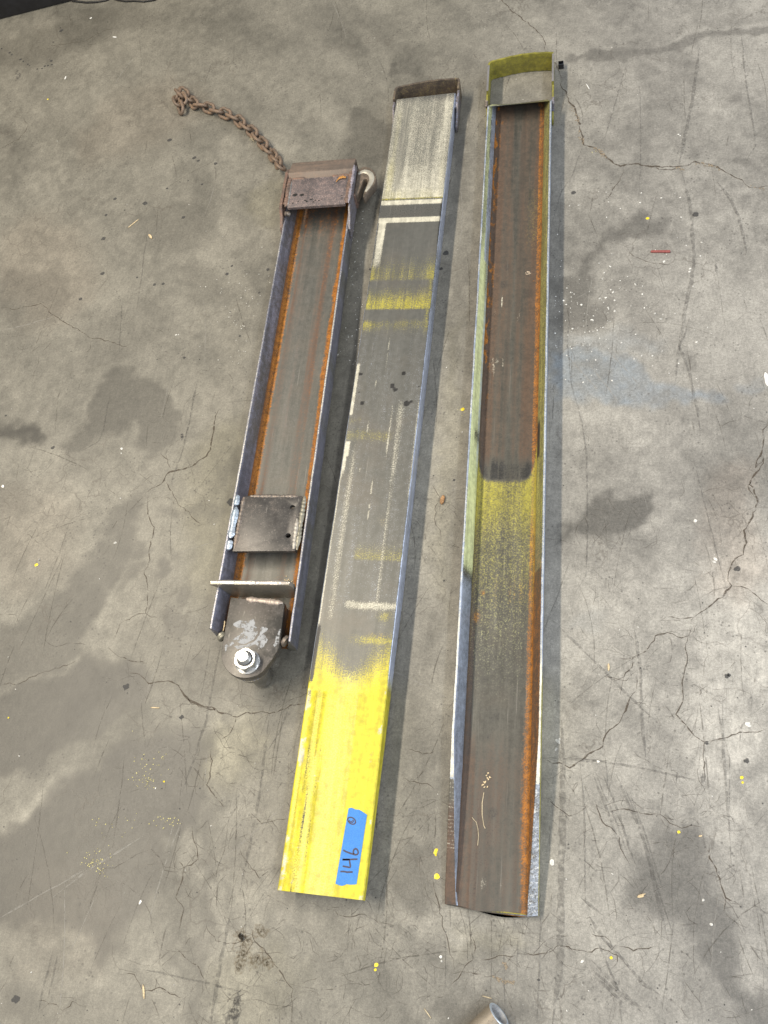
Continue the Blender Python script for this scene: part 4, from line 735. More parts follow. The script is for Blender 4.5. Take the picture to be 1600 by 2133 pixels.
# drill chips and straw lying in the trough
for i, (pu, pv) in enumerate(((.40, 573), (.38, 578))):
    pass
nest = Spots()
for k in range(26): 
    a = rr.uniform(0, 2*PI); r = rr.uniform(.002, .0055); nest.add(.029 + r*math.cos(a), s3(574) + r*math.sin(a), rr.uniform(.0007, .0015), k, .0065, .0012, 1.4, rr.uniform(0, 3), 6, .3)
nest.build('dried_mud', plain('dried_mud', (.42, .34, .26), .9, 0, .3, 500), fork3)

# ---- left: pivot arm with plates, bolt, bracket and hook
def paint1(T, u, s, z):
    v = np.interp(s, [0, .136, .236, .342, .454, .573, .699, .834, .978, 1.132], [1340, 1200, 1100, 1000, 900, 800, 700, 600, 500, 400])
    web = (T == 'web'); fl = (T == 'fil_l'); fr = (T == 'fil_r'); il = (T == 'flin_l'); ir = (T == 'flin_r'); tp = np.isin(T, ['tip_l', 'tip_r']); o = np.isin(T, ['out_l', 'out_r']); inner = web | fl | fr
    col = fbm(u*8, s*1.2, 4, 112) - .5; colf = fbm(u*24, s*3, 3, 118) - .5; pz = fbm(u*9, s*22, 4, 124) - .5
    rust = np.where(inner, (.82 + 1.3*colf + .9*pz)*gs(u + .08*pz, -.70, .085) + .45*gs(u, -.80, .06) + (.80 + 1.3*colf + .9*pz)*gs(u + .10*pz, .75, .10), 0); rust = np.maximum(rust, np.where(fl, .35, 0)); rust = np.maximum(rust, np.where(fr, .62, 0)); rust = np.maximum(rust, np.where(web, .20*gs(u, .38, .16) + .5*colf, 0)*.9); rust = np.maximum(rust, np.where(inner, .33*sm(560, 430, v), 0))
    brown = np.where(web, .16 + .34*gs(u, -.52, .12) + .24*gs(u, .35, .2) + .6*col + .2*sm(520, 430, v), 0); brown = np.maximum(brown, np.where(fl, .75, 0)); brown = np.maximum(brown, np.where(il, .28 + .8*col, 0))
    blue = np.where(il, .52 + .6*pz + .2*sm(900, 1000, v), 0); blue = np.maximum(blue, np.where(tp, .9, 0)); blue = np.maximum(blue, np.where(o, .62 + 1.2*pz, 0)); blue = np.maximum(blue, np.where(ir, .3, 0)); blue = np.maximum(blue, np.where(web, .12*gs(u, -.1, .3), 0))
    dark = np.where(il, .34*sm(940, 1000, v)*(1 - sm(1040, 1060, v)), 0); dark = np.maximum(dark, np.where(il & (z < .03), .35*sm(1150, 1180, v), 0)); dark = np.maximum(dark, np.where(fl, .35*gs(u, -.80, .03), 0))
    olv = np.where(il & (z < .036), .32*sm(1210, 1240, v), 0); wt = np.where(tp, .36 + .5*colf, 0)
    return dict(rust=rust, brown=brown, blue=blue, dark=dark, olive=olv, white=wt)
W1 = .1525; H1 = .050; L1 = 1.140
m1 = frame((-.545, .46, .052), (-.563, 1.60, .004))
arm = empty('pivot_arm', m1, 'shortest channel with welded plates, big nut at one end and rusty box end', 'steel arm')
def h1(s): return .050
build_channel('channel', W1, H1, L1, h1, paint1, steel('weathered_arm_steel', (.085, .083, .072), (.160, .154, .134), .3, .46, pal=dict(blue=(.195, .195, .240), rust=(.36, .135, .016), brown=(.115, .062, .038), olive=(.11, .10, .03))), arm,
              endcut=lambda x, s, L, z: np.where(x < 0, .014, -.0065)*np.clip(1 - s/.05, 0, 1)*np.clip((np.abs(x) - .05)/.01, 0, 1))
def scorched(nm, **k):
    return steel(nm, (.040, .037, .035), (.092, .086, .080), .4, .38, (25, 25, 25), dict(_noattr=1, **k), dict(white=(.34, .34, .33), rust=(.24, .11, .055), brown=(.16, .115, .088)))
# middle plate with two holes
mid = link('middle_plate', prism('middle_plate', [(-.0600, .1665), (.0605, .1680), (.0605, .279), (.0585, .2835), (.020, .2825), (.002, .2800), (-.020, .2838), (-.050, .2845), (-.0595, .279)], .040, .0482, .0016, holes=((.0433, .2589, .0044), (.0431, .1996, .0046))), scorched('scorched_plate', white=.12, rust=.08, brown=.20), arm)
hole_m = plain('hole_bore', (.03, .025, .02), .8)
for hx, hy, r in ((.0433, .2589, .0044), (.0431, .1996, .0046)):
    pass
wblue = steel('blue_white_weld', (.26, .32, .38), (.58, .66, .74), .6, .36, (60, 60, 60), dict(_noattr=1, brown=.14, blue=.2)); wol = steel('olive_grey_weld', (.16, .15, .115), (.36, .34, .27), .45, .42, (60, 60, 60), dict(_noattr=1, brown=.2, rust=.1))
link('weld_bead', bead('weld_bead', (-.0672, .193, .0500), (-.0672, .259, .0500), .0066, 1, .04, flat=.5), wblue, arm)
link('weld_bead', bead('weld_bead', (-.0672, .168, .0500), (-.0672, .189, .0500), .0056, 2, .06, flat=.55), wblue, arm)
link('weld_bead', bead('weld_bead', (-.0680, .262, .0500), (-.0680, .285, .0500), .0054, 4, .06, flat=.55), wblue, arm)
link('weld_bead', bead('weld_bead', (.0632, .170, .0475), (.0640, .283, .0475), .0048, 5, .2, flat=.6), wol, arm)
link('weld_bead', bead('weld_bead', (-.0565, .172, .0482), (-.0555, .282, .0482), .0040, 6, .2, flat=.35), burnt, arm)
link('weld_bead', bead('weld_bead', (.0572, .172, .0482), (.0560, .235, .0482), .0040, 7, .25, flat=.35), steel('pale_spatter', (.26, .24, .21), (.46, .43, .38), .4, .45, (50, 50, 50), dict(_noattr=1, brown=.2)), arm)
link('weld_bead', bead('weld_bead', (-.045, .2835, .0478), (.052, .2825, .0478), .0036, 8, .3, flat=.5), burnt, arm)
# upright stop plate
gus = [(-.0640, .004), (.0640, .004), (.0660, .012), (.0690, .050), (.0670, .058), (.0640, .0660), (-.0840, .0660), (-.0855, .0625), (-.0770, .0512), (-.0690, .0508), (-.0660, .012)]
link('stop_plate', prism('stop_plate', gus, .0925, .1010, .0011, axis='y'), steel('bare_stop_plate', (.20, .185, .15), (.36, .335, .275), .55, .36, (14, 14, 14), dict(_noattr=1, dark=.22, brown=.24)), arm)
link('weld_bead', bead('weld_bead', (-.0835, .0968, .0662), (.0650, .0968, .0662), .0038, 11, .12, flat=.35), steel('bright_cut_edge', (.40, .37, .34), (.62, .58, .53), .7, .34, (90, 90, 90), dict(_noattr=1, brown=.2)), arm)
# lap plate with rounded nose
nose = [(-.0497, .0772), (-.0500, -.0020), (-.0495, -.022)] + [(-.0005 + .049*math.cos(t), -.0235 + .0490*math.sin(t)) for t in np.linspace(PI*1.03, PI*1.72, 14)] + [(.0440, -.0405), (.0535, -.0200), (.0555, -.0060), (.0550, .0020), (.0530, .0680)]
lapm = steel('scraped_nose_plate', (.046, .043, .038), (.098, .090, .080), .4, .34, (22, 22, 22), dict(_noattr=1, white=.10, brown=.30, rust=.05), dict(white=(.40, .40, .40), brown=(.105, .088, .080)), fine=260)
lap = link('nose_plate', prism('nose_plate', nose, .0265, .0425, .0012), lapm, arm)
SCR_A = [(-.0371, .0257), (-.0249, .0335), (-.0111, .0317), (.0004, .0354), (.0081, .0199), (.0118, .0092), (.0062, -.0017), (-.0108, -.0121), (-.0235, -.0078), (-.0306, -.0126), (-.0403, -.0189), (-.0423, -.0303), (-.0454, -.0164), (-.0383, -.0068), (-.0276, .0008), (-.0203, .0057), (-.0160, .0119), (-.0152, .0194), (-.0279, .0191)]
SCR_B = [(.0159, .0214), (.0280, .0203), (.0293, .0163), (.0219, .0081), (.0265, .0041), (.0320, -.0017), (.0280, -.0145), (.0182, -.0194), (.0116, -.0109), (-.0035, -.0160), (-.0109, -.0195), (-.0213, -.0211), (-.0274, -.0159), (-.0225, -.0138), (-.0092, -.0134), (.0033, -.0085), (.0126, -.0002), (.0162, .0106)]
SCR_C = [(.0460, .0059), (.0509, .0181), (.0535, .0180), (.0530, -.0099), (.0478, -.0153), (.0435, -.0128), (.0460, -.0074), (.0457, -.0007)]
scrape_m = film('scraped_bright', (.36, .365, .37), .88, 130, (.36, .54))
for k, P in enumerate((SCR_A, SCR_B, SCR_C)):
    q = []
    for i in range(len(P)):
        a, b = Vector(P[i]), Vector(P[(i + 1) % len(P)])
        for f in (0, .33, .66): q.append(a.lerp(b, f) + Vector((rr.gauss(0, .0006), rr.gauss(0, .0006))))
    link('scraped_patch', mesh('scraped_patch', [(x, y, .0427) for x, y in q], [tuple(range(len(q)))]), scrape_m, lap)
link('weld_bead', bead('weld_bead', (-.020, .0742, .0430), (.0500, .0676, .0430), .0050, 21, .2, flat=.45), steel('pinkish_weld', (.24, .20, .17), (.42, .36, .31), .4, .42, (60, 60, 60), dict(_noattr=1, brown=.2)), arm)
link('weld_blob', bead('weld_blob', (-.0590, .0080, .034), (-.0530, .0020, .033), .0088, 22, .08, n=9, flat=.9), wol, arm)
link('weld_blob', bead('weld_blob', (.0575, .0020, .036), (.0660, -.0030, .035), .0100, 23, .08, n=9, flat=.9), burnt, arm)
# spacer under the nose and pivot boss
link('spacer', box('spacer', -.046, .050, -.004, .070, .0065, .0262), burnt, arm)
def lathe(name, prof, n=32, cx=0, cy=0, sharp=35):
    V = []; Fc = []
    for r, z in prof:
        for k in range(n): V.append((cx + r*math.cos(2*PI*k/n), cy + r*math.sin(2*PI*k/n), z))
    for i in range(len(prof) - 1):
        for k in range(n): Fc.append((i*n + k, i*n + (k + 1) % n, (i + 1)*n + (k + 1) % n, (i + 1)*n + k))
    if prof[0][0] > 1e-5: Fc.append(tuple(range(n))[::-1])
    if prof[-1][0] > 1e-5: Fc.append(tuple((len(prof) - 1)*n + k for k in range(n)))
    return mesh(name, V, Fc, True, sharp)
BX, BY = .0025, -.0440
link('pivot_boss', lathe('pivot_boss', [(.0165, -.0480), (.0188, -.0455), (.0190, .004), (.0250, .008), (.0300, .014), (.0310, .0255)], 40, BX + .0005, BY + .001), steel('oily_boss_steel', (.15, .14, .12), (.32, .30, .25), .6, .34, (20, 20, 20), dict(_noattr=1, brown=.2, blue=.2)), arm)
zinc = plain('bright_zinc_plate', (.46, .46, .45), .34, .75, .10, 220, .12)
def hexnut(parent):
    z0 = .0426; n = 48; A = .0178
    prof = []
    V = []; Fc = []; rot = math.radians(31)
    def hexr(t, a): t = ((t - rot) % (PI/3)) - PI/6; return a/math.cos(t)
    rings = [(z0, None, .0220), (z0 + .0022, None, .0220), (z0 + .0034, A, None), (z0 + .0172, A, None), (z0 + .0200, A, .0190)]
    for z, a, rc in rings:
        for k in range(n):
            t = 2*PI*k/n; r = rc if a is None else (hexr(t, a) if rc is None else min(hexr(t, a), rc))
            V.append((BX + r*math.cos(t), BY + r*math.sin(t), z))
    N = len(rings)
    # inner countersink
    for r, z in ((.0140, z0 + .0200), (.0128, z0 + .0185), (.0128, z0 + .012)):
        for k in range(n): t = 2*PI*k/n; V.append((BX + r*math.cos(t), BY + r*math.sin(t), z))
    N += 3
    for i in range(N - 1):
        for k in range(n): Fc.append((i*n + k, i*n + (k + 1) % n, (i + 1)*n + (k + 1) % n, (i + 1)*n + k))
    return link('nut', mesh('nut', V, Fc, True, 18), zinc, parent)
nut = hexnut(arm)
bolt = link('bolt', lathe('bolt', [(.0122, .050), (.0122, .0645), (.0116, .0652), (.0122, .0660), (.0116, .0668), (.0122, .0676), (.0116, .0684), (.0122, .0692), (.0112, .0708), (.0098, .0735), (.0092, .0740), (.0014, .0740), (.0011, .0728)], 32, BX, BY, 25), zinc, arm)
# box end: side cheeks, lid, angle, hook
link('side_cheek', prism('side_cheek', [(.965, .030), (1.140, .006), (1.140, .066), (1.120, .0745), (1.010, .0745), (.998, .060), (.975, .048)], -.0830, -.0765, .001, axis='x'), rustbr, arm)
link('side_cheek', prism('side_cheek', [(.955, .022), (1.140, .006), (1.140, .062), (1.128, .0700), (1.004, .0700), (.984, .056), (.960, .046)], .0765, .0812, .001, axis='x'), armst, arm)
lidm = steel('lid_plate_steel', (.088, .078, .078), (.200, .182, .184), .4, .40, (30, 12, 30), dict(_noattr=1, rust=.33, white=.24, brown=.28, dark=.14), dict(rust=(.27, .125, .065), white=(.42, .42, .44), brown=(.15, .085, .065)))
lid = link('lid_plate', box('lid_plate', -.0640, .0700, 1.0090, 1.0980, .0660, .0735, .0009), lidm, arm)
for k in range(3):
    pass
holes = Spots()
for (x, y, r, a) in ((-.050, 1.047, .0050, 1.2), (-.034, 1.045, .0036, 1.4), (-.024, 1.028, .0022, 1.3), (-.020, 1.024, .0020, 1.2), (-.010, 1.030, .0018, 2.5), (.000, 1.026, .0016, 1.5), (-.040, 1.026, .0014, 1.3), (-.052, 1.022, .0018, 1.4), (.008, 1.024, .0014, 1.8), (.060, 1.035, .0018, .8), (.061, 1.028, .0016, .8), (-.004, 1.021, .0016, 1.5), (.014, 1.028, .0012, 1.5)):
    holes.add(x, y, r, int(1e4*r), .0738, 0, a, .1, 10, .3)
holes.build('burnt_pits', film('pit_black', (.012, .011, .010), .95, 200, (.2, .4)), lid, 'stuff')
link('weld_bead', bead('weld_bead', (-.0680, 1.012, .0735), (-.0700, 1.104, .0735), .0052, 31, .22, flat=.6), rustbr, arm)
link('weld_bead', bead('weld_bead', (-.0632, 1.014, .0738), (-.0640, 1.090, .0738), .0022, 36, .3, flat=.6), bright, arm)
link('weld_bead', bead('weld_bead', (.0730, 1.012, .0735), (.0740, 1.110, .0735), .0052, 32, .22, flat=.6), rustbr, arm)
link('weld_bead', bead('weld_bead', (.0775, 1.010, .0745), (.0790, 1.128, .0745), .0034, 33, .3, flat=.6), steel('violet_spatter', (.26, .23, .26), (.46, .42, .46), .5, .42, (60, 60, 60), dict(_noattr=1, brown=.25)), arm)
link('weld_bead', bead('weld_bead', (-.0640, 1.0990, .0725), (-.0330, 1.0990, .0725), .0045, 34, .15, flat=.5), rustbr, arm)
link('weld_bead', bead('weld_bead', (.0300, 1.0990, .0725), (.0690, 1.0990, .0725), .0045, 35, .15, flat=.5), rustbr, arm)
link('weld_blob', bead('weld_blob', (-.0720, 1.003, .062), (-.0640, 1.008, .055), .0060, 37, .2, n=9, flat=.9), burnt, arm)
ang = steel('brown_angle_bar', (.115, .092, .075), (.205, .170, .140), .25, .5, (10, 60, 60), dict(_noattr=1, brown=.45, rust=.08), dict(brown=(.165, .115, .085)))
link('end_angle', prism('end_angle', [(1.1005, .0640), (1.1175, .0738), (1.1215, .0738), (1.1680, .0590), (1.1680, .012), (1.1640, .012), (1.1640, .0545), (1.1210, .0685), (1.1040, .0590)], -.0760, .0760, .0009, axis='x'), ang, arm)
# curl of peeled rusty shaving on the lid
link('rust_curl', sweep('rust_curl', [(.0420, 1.078, .0748), (.0450, 1.084, .0755), (.0500, 1.089, .0762), (.0570, 1.091, .0765), (.0640, 1.089, .0755)], [.0007, .0015, .0034, .0042, .0022], 8, flat=.3), plain('orange_shaving', (.42, .20, .05), .6, .2, .3, 300), arm)
# welded grab hook on its lug
HK = [(.0780, 1.1261), (.0832, 1.1337), (.0919, 1.1403), (.0993, 1.1425), (.1104, 1.1373), (.1197, 1.1283), (.1259, 1.1162), (.1281, 1.1057), (.1285, 1.0914), (.1252, 1.0815), (.1187, 1.0709), (.1115, 1.0586), (.1058, 1.0464), (.1038, 1.0466), (.1036, 1.0543), (.1051, 1.0654), (.1073, 1.0764), (.1092, 1.0876), (.1096, 1.0944), (.1076, 1.0997), (.1040, 1.1026), (.1007, 1.1018), (.0984, 1.0954), (.0972, 1.0859), (.0952, 1.0719), (.0920, 1.0582), (.0897, 1.0517), (.0790, 1.0523)]
hookm = steel('worn_hook_steel', (.085, .070, .052), (.170, .142, .108), .3, .42, (30, 30, 30), dict(_noattr=1, brown=.40, white=.12, rust=.08), dict(white=(.55, .52, .45), brown=(.15, .10, .07)))
hook = link('grab_hook', prism('grab_hook', HK, .034, .056, .0022, seg=2), hookm, arm)
face = [(.0860, 1.1180), (.0905, 1.1240), (.0985, 1.1268), (.1070, 1.1235), (.1145, 1.1160), (.1186, 1.1050), (.1188, 1.0940), (.1166, 1.0840), (.1128, 1.0730), (.1080, 1.0610)]
link('hook_face', sweep('hook_face', [(x, y, .0560) for x, y in face], [.0022, .0042, .0056, .0060, .0060, .0060, .0058, .0054, .0044, .0022], 10, flat=.24), steel('worn_bright_hook_face', (.30, .275, .22), (.56, .53, .44), .35, .42, (60, 60, 60), dict(_noattr=1, brown=.18, dark=.16)), hook)
link('hook_lug', box('hook_lug', .0760, .0860, 1.0500, 1.1330, .018, .0560, .002), rustbr, arm)

# ------------------------------------------------------------------ chain
def stadium(name, inner, wid, d, n=28, k=9):
    """oval link in its own x (long) / y plane"""
    r = wid/2 - d/2; hl = inner/2 + d/2 - r; pts = []
    for i in range(n):
        t = i/n
        a = 2*PI*t
        cx = hl if math.cos(a) >= 0 else -hl
        pts.append((cx + r*math.cos(a), r*math.sin(a)))
    V = []; Fc = []
    for i in range(n):
        a = pts[(i - 1) % n]; b = pts[(i + 1) % n]; dx, dy = b[0] - a[0], b[1] - a[1]; L = math.hypot(dx, dy); nx, ny = dy/L, -dx/L
        for j in range(k):
            q = 2*PI*j/k; V.append((pts[i][0] + nx*d/2*math.cos(q), pts[i][1] + ny*d/2*math.cos(q), d/2*math.sin(q)))
    for i in range(n):
        i2 = (i + 1) % n
        for j in range(k): Fc.append((i*k + j, i*k + (j + 1) % k, i2*k + (j + 1) % k, i2*k + j))
    return mesh(name, V, Fc, True)
chain_m = steel('rusty_chain_steel', (.12, .095, .075), (.24, .19, .15), .3, .5, (40, 40, 40), dict(_noattr=1, brown=.5, rust=.22), dict(brown=(.175, .112, .070), rust=(.29, .15, .055)))
path = [(595, 374), (583, 348), (570, 325), (552, 305), (533, 282), (510, 262), (490, 247), (466, 236), (446, 232), (425, 221), (410, 222), (394, 205), (386, 193), (374, 192), (368, 200), (371, 214), (379, 226), (381, 240)]
PW = [Vector(at(u, v, .009)) for u, v in path]; PW[0].z = .045; PW[1].z = .026
acc = [0]
for a, b in zip(PW[:-1], PW[1:]): acc.append(acc[-1] + (b - a).length)
def along(s):
    for i in range(len(acc) - 1):
        if s <= acc[i + 1]: return PW[i].lerp(PW[i + 1], (s - acc[i])/(acc[i + 1] - acc[i]))
    return PW[-1].copy()
chain = empty('chain', Matrix.Translation((PW[8].x, PW[8].y, 0)), 'rusty chain trailing in a curve from the box end of the short channel', 'chain')
lk = stadium('chain_link', .0278, .0300, .0084); lk.materials.append(chain_m)
pitch = .0275; nL = int(acc[-1]/pitch)
for i in range(nL):
    s0, s1 = i*pitch, (i + 1)*pitch; a, b = along(s0), along(s1); c = (a + b)/2; d = (b - a).normalized()
    up = Vector((0, 0, 1)); sd = d.cross(up).normalized(); up2 = sd.cross(d)
    roll = math.radians((38 if i % 2 else -48) + rr.uniform(-9, 9))
    y = (sd*math.cos(roll) + up2*math.sin(roll)).normalized(); z = d.cross(y)
    jit = 0.10*math.sin(i*2.3)
    M = Matrix((d, y, z)).transposed().to_4x4(); M = M @ Matrix.Rotation(jit, 4, 'Z'); M.translation = Vector((c.x, c.y, max(c.z, .0115))) - Vector((PW[8].x, PW[8].y, 0))
    o = bpy.data.objects.new('chain_link', lk); COL.objects.link(o); o.parent = chain; o.matrix_local = M
# last loose links in the heap at the free end
for (u, v, z, az, roll, el) in ((374, 196, .017, 2.2, 70, .2), (381, 206, .016, -1.2, 20, .1)):
    p = at(u, v, z); M = Matrix.Translation((p[0] - PW[8].x, p[1] - PW[8].y, z)) @ Matrix.Rotation(az, 4, 'Z') @ Matrix.Rotation(el, 4, 'Y') @ Matrix.Rotation(math.radians(roll), 4, 'X')
    o = bpy.data.objects.new('chain_link', lk); COL.objects.link(o); o.parent = chain; o.matrix_local = M
fz = at(527, 292, .004); fb = []
for k in range(9):
    a = rr.uniform(0, 2*PI); p = Vector((fz[0], fz[1], .004)) + Vector((rr.gauss(0, .003), rr.gauss(0, .003), rr.uniform(0, .006)))
    fb.append([tuple(p), tuple(p + Vector((math.cos(a)*.004, math.sin(a)*.004, rr.uniform(0, .004)))), tuple(p + Vector((math.cos(a + .8)*.007, math.sin(a + .8)*.007, 0)))])
bmf = bmesh.new()
for g in fb:
    me = sweep('f', g, .0007, 5); bmf.from_mesh(me); bpy.data.meshes.remove(me)
tuft = bm_mesh('straw_tuft', bmf)
tag(link('straw_tuft', tuft, plain('straw', (.50, .42, .28), .8, 0, .2)), 'small pale straw tuft caught under the middle of the rusty chain', 'straw')

# ------------------------------------------------------------------ small things on the slab
# hollow black plastic end cap
q = at(1169, 144); cap_root = empty('plastic_cap', Matrix.Translation((q[0], q[1], 0)) @ Matrix.Rotation(math.radians(4), 4, 'Z'), 'small hollow black plastic square cap beside the strap end of the rightmost channel', 'plastic cap')
blk = plain('black_plastic', (.014, .014, .016), .38, 0, .2, 200, .05); gry = plain('worn_black_plastic_rim', (.10, .11, .13), .45, 0, .2)
bm = bmesh.new(); a_, t_, hh_ = .0062, .0011, .0135
for (x0, x1, y0, y1) in ((-a_, a_, -a_, -a_ + t_), (-a_, a_, a_ - t_, a_), (-a_, -a_ + t_, -a_ + t_, a_ - t_), (a_ - t_, a_, -a_ + t_, a_ - t_)):
    me = box('t', x0, x1, y0 + .006, y1 + .006, 0, hh_, .0003); bm.from_mesh(me); bpy.data.meshes.remove(me)
link('cap_wall', bm_mesh('cap_wall', bm), blk, cap_root)
link('cap_floor', box('cap_floor', -a_ + t_, a_ - t_, -a_ + t_ + .006, a_ - t_ + .006, .001, .003, 0), blk, cap_root)
bm = bmesh.new()
for (x0, x1, y0, y1) in ((-a_, a_, -a_, -a_ + .0007), (a_ - .0008, a_, -a_ + .0007, a_)):
    me = box('t', x0, x1, y0 + .006, y1 + .006, hh_ + .0001, hh_ + .0006, 0); bm.from_mesh(me); bpy.data.meshes.remove(me)
link('cap_rim', bm_mesh('cap_rim', bm), gry, cap_root)
# red marking stick
a, b = at(1355, 525), at(1396, 525); d = Vector(b) - Vector(a); L = d.length; M = Matrix.Translation((a[0], a[1], 0)) @ Matrix.Rotation(math.atan2(d.y, d.x), 4, 'Z')
o = link('red_stick', prism('red_stick', [(0, -.0010), (.002, -.0024), (L, -.0030), (L, .0028), (.003, .0026), (.0005, .0012)], .0002, .0032, .0006), plain('red_crayon', (.27, .075, .065), .55, 0, .15, 250)); o.matrix_world = M
tag(o, 'short flat dull red stick lying on bare concrete', 'stick')
# wood splinters and chips
woodm = plain('pale_wood', (.58, .45, .27), .7, 0, .25, 400); wood2 = plain('brown_wood', (.34, .19, .085), .7, 0, .3, 300); whitem = plain('white_chip', (.74, .73, .70), .5, 0, .1); strawm = plain('dry_straw', (.48, .40, .27), .8, 0, .2)
def sliver(name, u0, v0, u1, v1, wd, h, m, label, cat, group=None):
    a, b = Vector(at(u0, v0)), Vector(at(u1, v1)); d = b - a; L = d.length
    o = link(name, prism(name, [(0, -wd*.2), (L*.25, -wd*.5), (L*.8, -wd*.42), (L, -wd*.1), (L*.94, wd*.3), (L*.6, wd*.5), (L*.15, wd*.38)], .0003, h, min(wd, h)*.18, seg=1), m)
    o.matrix_world = Matrix.Translation(a) @ Matrix.Rotation(math.atan2(d.y, d.x), 4, 'Z'); return tag(o, label, cat, group)
sliver('wood_chip', 919, 1052, 925, 1033, .0085, .005, wood2, 'brown wood chip lying between the yellow channel and the rightmost channel', 'wood chip')
sliver('wood_chip', 311, 489, 317, 498, .0062, .0035, woodm, 'stubby pale wood chip left of the short channel, below the thin splinter', 'wood chip')
sliver('wood_splinter', 266, 476, 290, 457, .0024, .002, woodm, 'thin pale wood splinter slanting on the floor left of the short channel', 'splinter')
sliver('wood_splinter', 1268, 1382, 1268, 1398, .0036, .0024, woodm, 'upright pale splinter right of the lower half of the rightmost channel', 'splinter')
sliver('wood_splinter', 1327, 1868, 1342, 1866, .0040, .002, woodm, 'splinter with a forked end on the dark stain at lower right', 'splinter')
sliver('wood_splinter', 1328, 1866, 1345, 1862, .0018, .0034, woodm, 'hair-thin straw crossing the splinter on the dark stain at lower right', 'straw')
sliver('wood_splinter', 299, 2050, 301, 2081, .0034, .002, woodm, 'longest pale splinter, standing alone near the bottom left of the floor', 'splinter')
sliver('wood_splinter', 314, 1474, 334, 1475, .0022, .002, woodm, 'pale splinter just left of the brown crack below the bolt', 'splinter')
sliver('wood_splinter', 1004, 2074, 1025, 2080, .0016, .0018, strawm, 'thin straw just above the cut pipe end', 'straw')
sliver('wood_splinter', 883, 2099, 899, 2122, .0018, .0018, strawm, 'thin dry straw left of the cut pipe end at the bottom edge', 'straw')
sliver('paper_scrap', 235, 77, 243, 78, .0040, .001, whitem, 'tiny white scrap near the black cabinet, right-hand one', 'scrap')
sliver('paper_scrap', 135, 166, 138, 159, .0038, .001, whitem, 'tiny white scrap on the upper left floor, left of the chain', 'scrap')
sliver('paper_scrap', 187, 39, 192, 37, .0044, .001, whitem, 'tiny white scrap closest to the black cabinet corner', 'scrap')
sliver('wood_splinter', 1221, 175, 1228, 187, .0022, .0016, whitem, 'whitish sliver right of the black plastic cap', 'sliver')
sliver('paint_flake', 1595, 775, 1599, 805, .0080, .0012, whitem, 'white paint flake at the right edge of the floor', 'paint flake')
sliver('wood_splinter', 1455, 1742, 1463, 1741, .0026, .0016, woodm, 'short pale sliver at the upper edge of the dark stain at lower right', 'sliver')
# dry leaf shreds and straw inside the rightmost channel
def in3(u_, v_, z=.0066): return (u_*.0737, s3(v_), z)
shr = sweep('root_fibre', [in3(-.26, 1658), in3(-.29, 1680), in3(-.28, 1705), in3(-.23, 1728), in3(-.20, 1733)], .0008, 5); o = link('root_fibre', shr, strawm); o.matrix_world = m3; tag(o, 'curved dry root fibre lying in the trough of the rightmost channel', 'fibre')
shr = sweep('root_fibre', [in3(-.50, 1712), in3(-.40, 1722), in3(-.36, 1735), in3(-.34, 1750), in3(-.35, 1770)], .0006, 5); o = link('root_fibre', shr, strawm); o.matrix_world = m3; tag(o, 'kinked straw shred nearest the left wall of the rightmost channel', 'fibre')
lf = bmesh.new()
for k in range(13):
    me = prism('t', [(0, 0), (.002, -.0012), (.0042, .0002), (.0025, .0014)], 0, .0006, 0); c = Vector(in3(-.21 + .06*math.sin(k*.55) + rr.gauss(0, .012), 1617 + 2.6*k, .0068))
    me.transform(Matrix.Translation(c) @ Matrix.Rotation(rr.uniform(0, 6), 4, 'Z') @ Matrix.Rotation(rr.uniform(-.4, .4), 4, 'X')); lf.from_mesh(me); bpy.data.meshes.remove(me)
o = link('leaf_crumbs', bm_mesh('leaf_crumbs', lf), woodm); o.matrix_world = m3; tag(o, 'pale crumbled leaf bits strung together in the lower trough of the rightmost channel', 'leaf crumbs')
lf = bmesh.new()
for k in range(24):
    me = prism('t', [(0, 0), (.0016, -.001), (.003, .0002), (.0018, .0011)], 0, .0006, 0); c = Vector((.040 + rr.gauss(0, .006), .122 + rr.gauss(0, .006), .0068))
    me.transform(Matrix.Translation(c) @ Matrix.Rotation(rr.uniform(0, 6), 4, 'Z') @ Matrix.Rotation(rr.uniform(-.4, .4), 4, 'X')); lf.from_mesh(me); bpy.data.meshes.remove(me)
o = link('sand_crumbs', bm_mesh('sand_crumbs', lf), woodm); o.matrix_world = m1; tag(o, 'little heap of sandy crumbs in the short channel beside the upright stop plate', 'crumbs')
ch = sweep('wood_sliver', [(-.058, .036, .030), (-.0575, .028, .029), (-.0585, .018, .028)], [.0012, .0016, .001], 6); o = link('wood_sliver', ch, woodm); o.matrix_world = m1; tag(o, 'short pale sliver wedged between the nose plate and the left wall of the short channel', 'sliver')

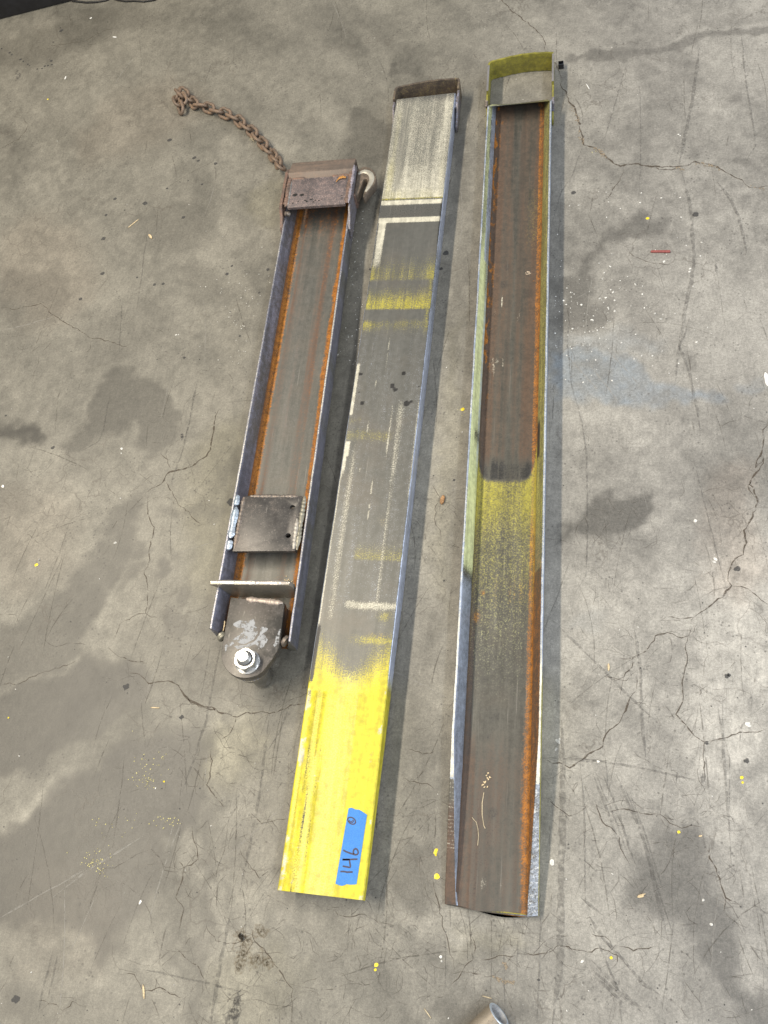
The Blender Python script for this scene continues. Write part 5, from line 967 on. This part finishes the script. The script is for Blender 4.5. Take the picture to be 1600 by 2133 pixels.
# black cabinet plinth in the far corner and the cables beside it
ca, cb = Vector(at(-60, 59, 0)), Vector(at(172, 0, 0)); d = (cb - ca).normalized()
cab = empty('black_cabinet', Matrix.Translation(ca - d*.3) @ Matrix.Rotation(math.atan2(d.y, d.x), 4, 'Z'), 'edge of a black steel cabinet base in the top left corner', 'cabinet')
bl1 = plain('black_powder_coat', (.012, .012, .014), .42, 0, .2, 60, .08); bl2 = plain('black_gap', (.006, .006, .007), .7)
LC = 1.05
link('plinth', box('plinth', -.4, LC, .004, .060, 0, .070, .010), bl1, cab)
link('body', box('body', -.4, LC - .015, .020, .50, .0715, .60, .006), bl1, cab)
link('foot_rail', box('foot_rail', -.4, LC - .01, .062, .46, .010, .069, .004), bl2, cab)
cabm = plain('black_cable_sheath', (.014, .013, .013), .5, 0, .2)
for i, (pts, lb) in enumerate((([(150, 2), (180, 5), (200, 4), (220, 1), (240, -8)], 'thin black cable lying at the cabinet corner, left one'), ([(225, -8), (245, 0), (262, 2.5), (280, 1.5), (300, 3), (320, 0), (340, -9)], 'black cable looping into view at the top edge, right one'))):
    o = link('cable', sweep('cable', [tuple(at(u, v, .003)) for u, v in pts], .0026, 8), cabm); tag(o, lb, 'cable')

# saw-cut pipe lying on the floor, its slanted bare end in view at the bottom edge
pe = Vector(at(1040, 2113, .022)); axd = Vector(at(1000, 2150, .022)) - pe; axd.z = 0; axd.normalize()
R_, r_ = .0195, .0157; Lp = .42; V = []; Fc = []; n = 40
side = axd.cross(Vector((0, 0, 1))).normalized()
for (rad, which) in ((R_, 0), (R_ - .0006, 2), (r_, 2), (r_, 1), (R_, 1)):
    for k in range(n):
        t = 2*PI*k/n; off = side*(rad*math.cos(t)) + Vector((0, 0, rad*math.sin(t)))
        cut = .30*off.z                                   # mitred end, leaning back so that it faces up
        if which == 0: base = pe + axd*(cut + .0010)
        elif which == 2: base = pe + axd*(cut + .0002)
        else: base = pe + axd*Lp
        V.append(base + off - Vector((0, 0, pe.z - R_ - .0004)))
rows = [4, 0, 1, 2, 3]
for a_, b_ in zip(rows[:-1], rows[1:]):
    for k in range(n): Fc.append((a_*n + k, a_*n + (k + 1) % n, b_*n + (k + 1) % n, b_*n + k))
def sub(rows_, nm):
    vv = []; ff = []
    for i in rows_: vv += V[i*n:(i + 1)*n]
    for i in range(len(rows_) - 1):
        for k in range(n): ff.append((i*n + k, i*n + (k + 1) % n, (i + 1)*n + (k + 1) % n, (i + 1)*n + k))
    return mesh(nm, vv, ff, True, 40)
pipe = empty('steel_pipe', Matrix.Identity(4), 'cut pipe end with a bright bluish rim at the bottom edge of the floor', 'pipe')
link('pipe_wall', sub([4, 0], 'pipe_wall'), steel('tan_weathered_pipe', (.13, .11, .085), (.36, .31, .24), .25, .5, (30, 30, 30), dict(_noattr=1, dark=.25, brown=.25)), pipe)
link('cut_rim', sub([0, 1, 2], 'cut_rim'), steel('blue_bright_cut', (.55, .64, .76), (.80, .87, .94), .7, .36, (60, 60, 60), dict(_noattr=1)), pipe)
link('bore', sub([2, 3], 'bore'), plain('pipe_bore', (.36, .36, .36), .6, .3, .3, 60), pipe)
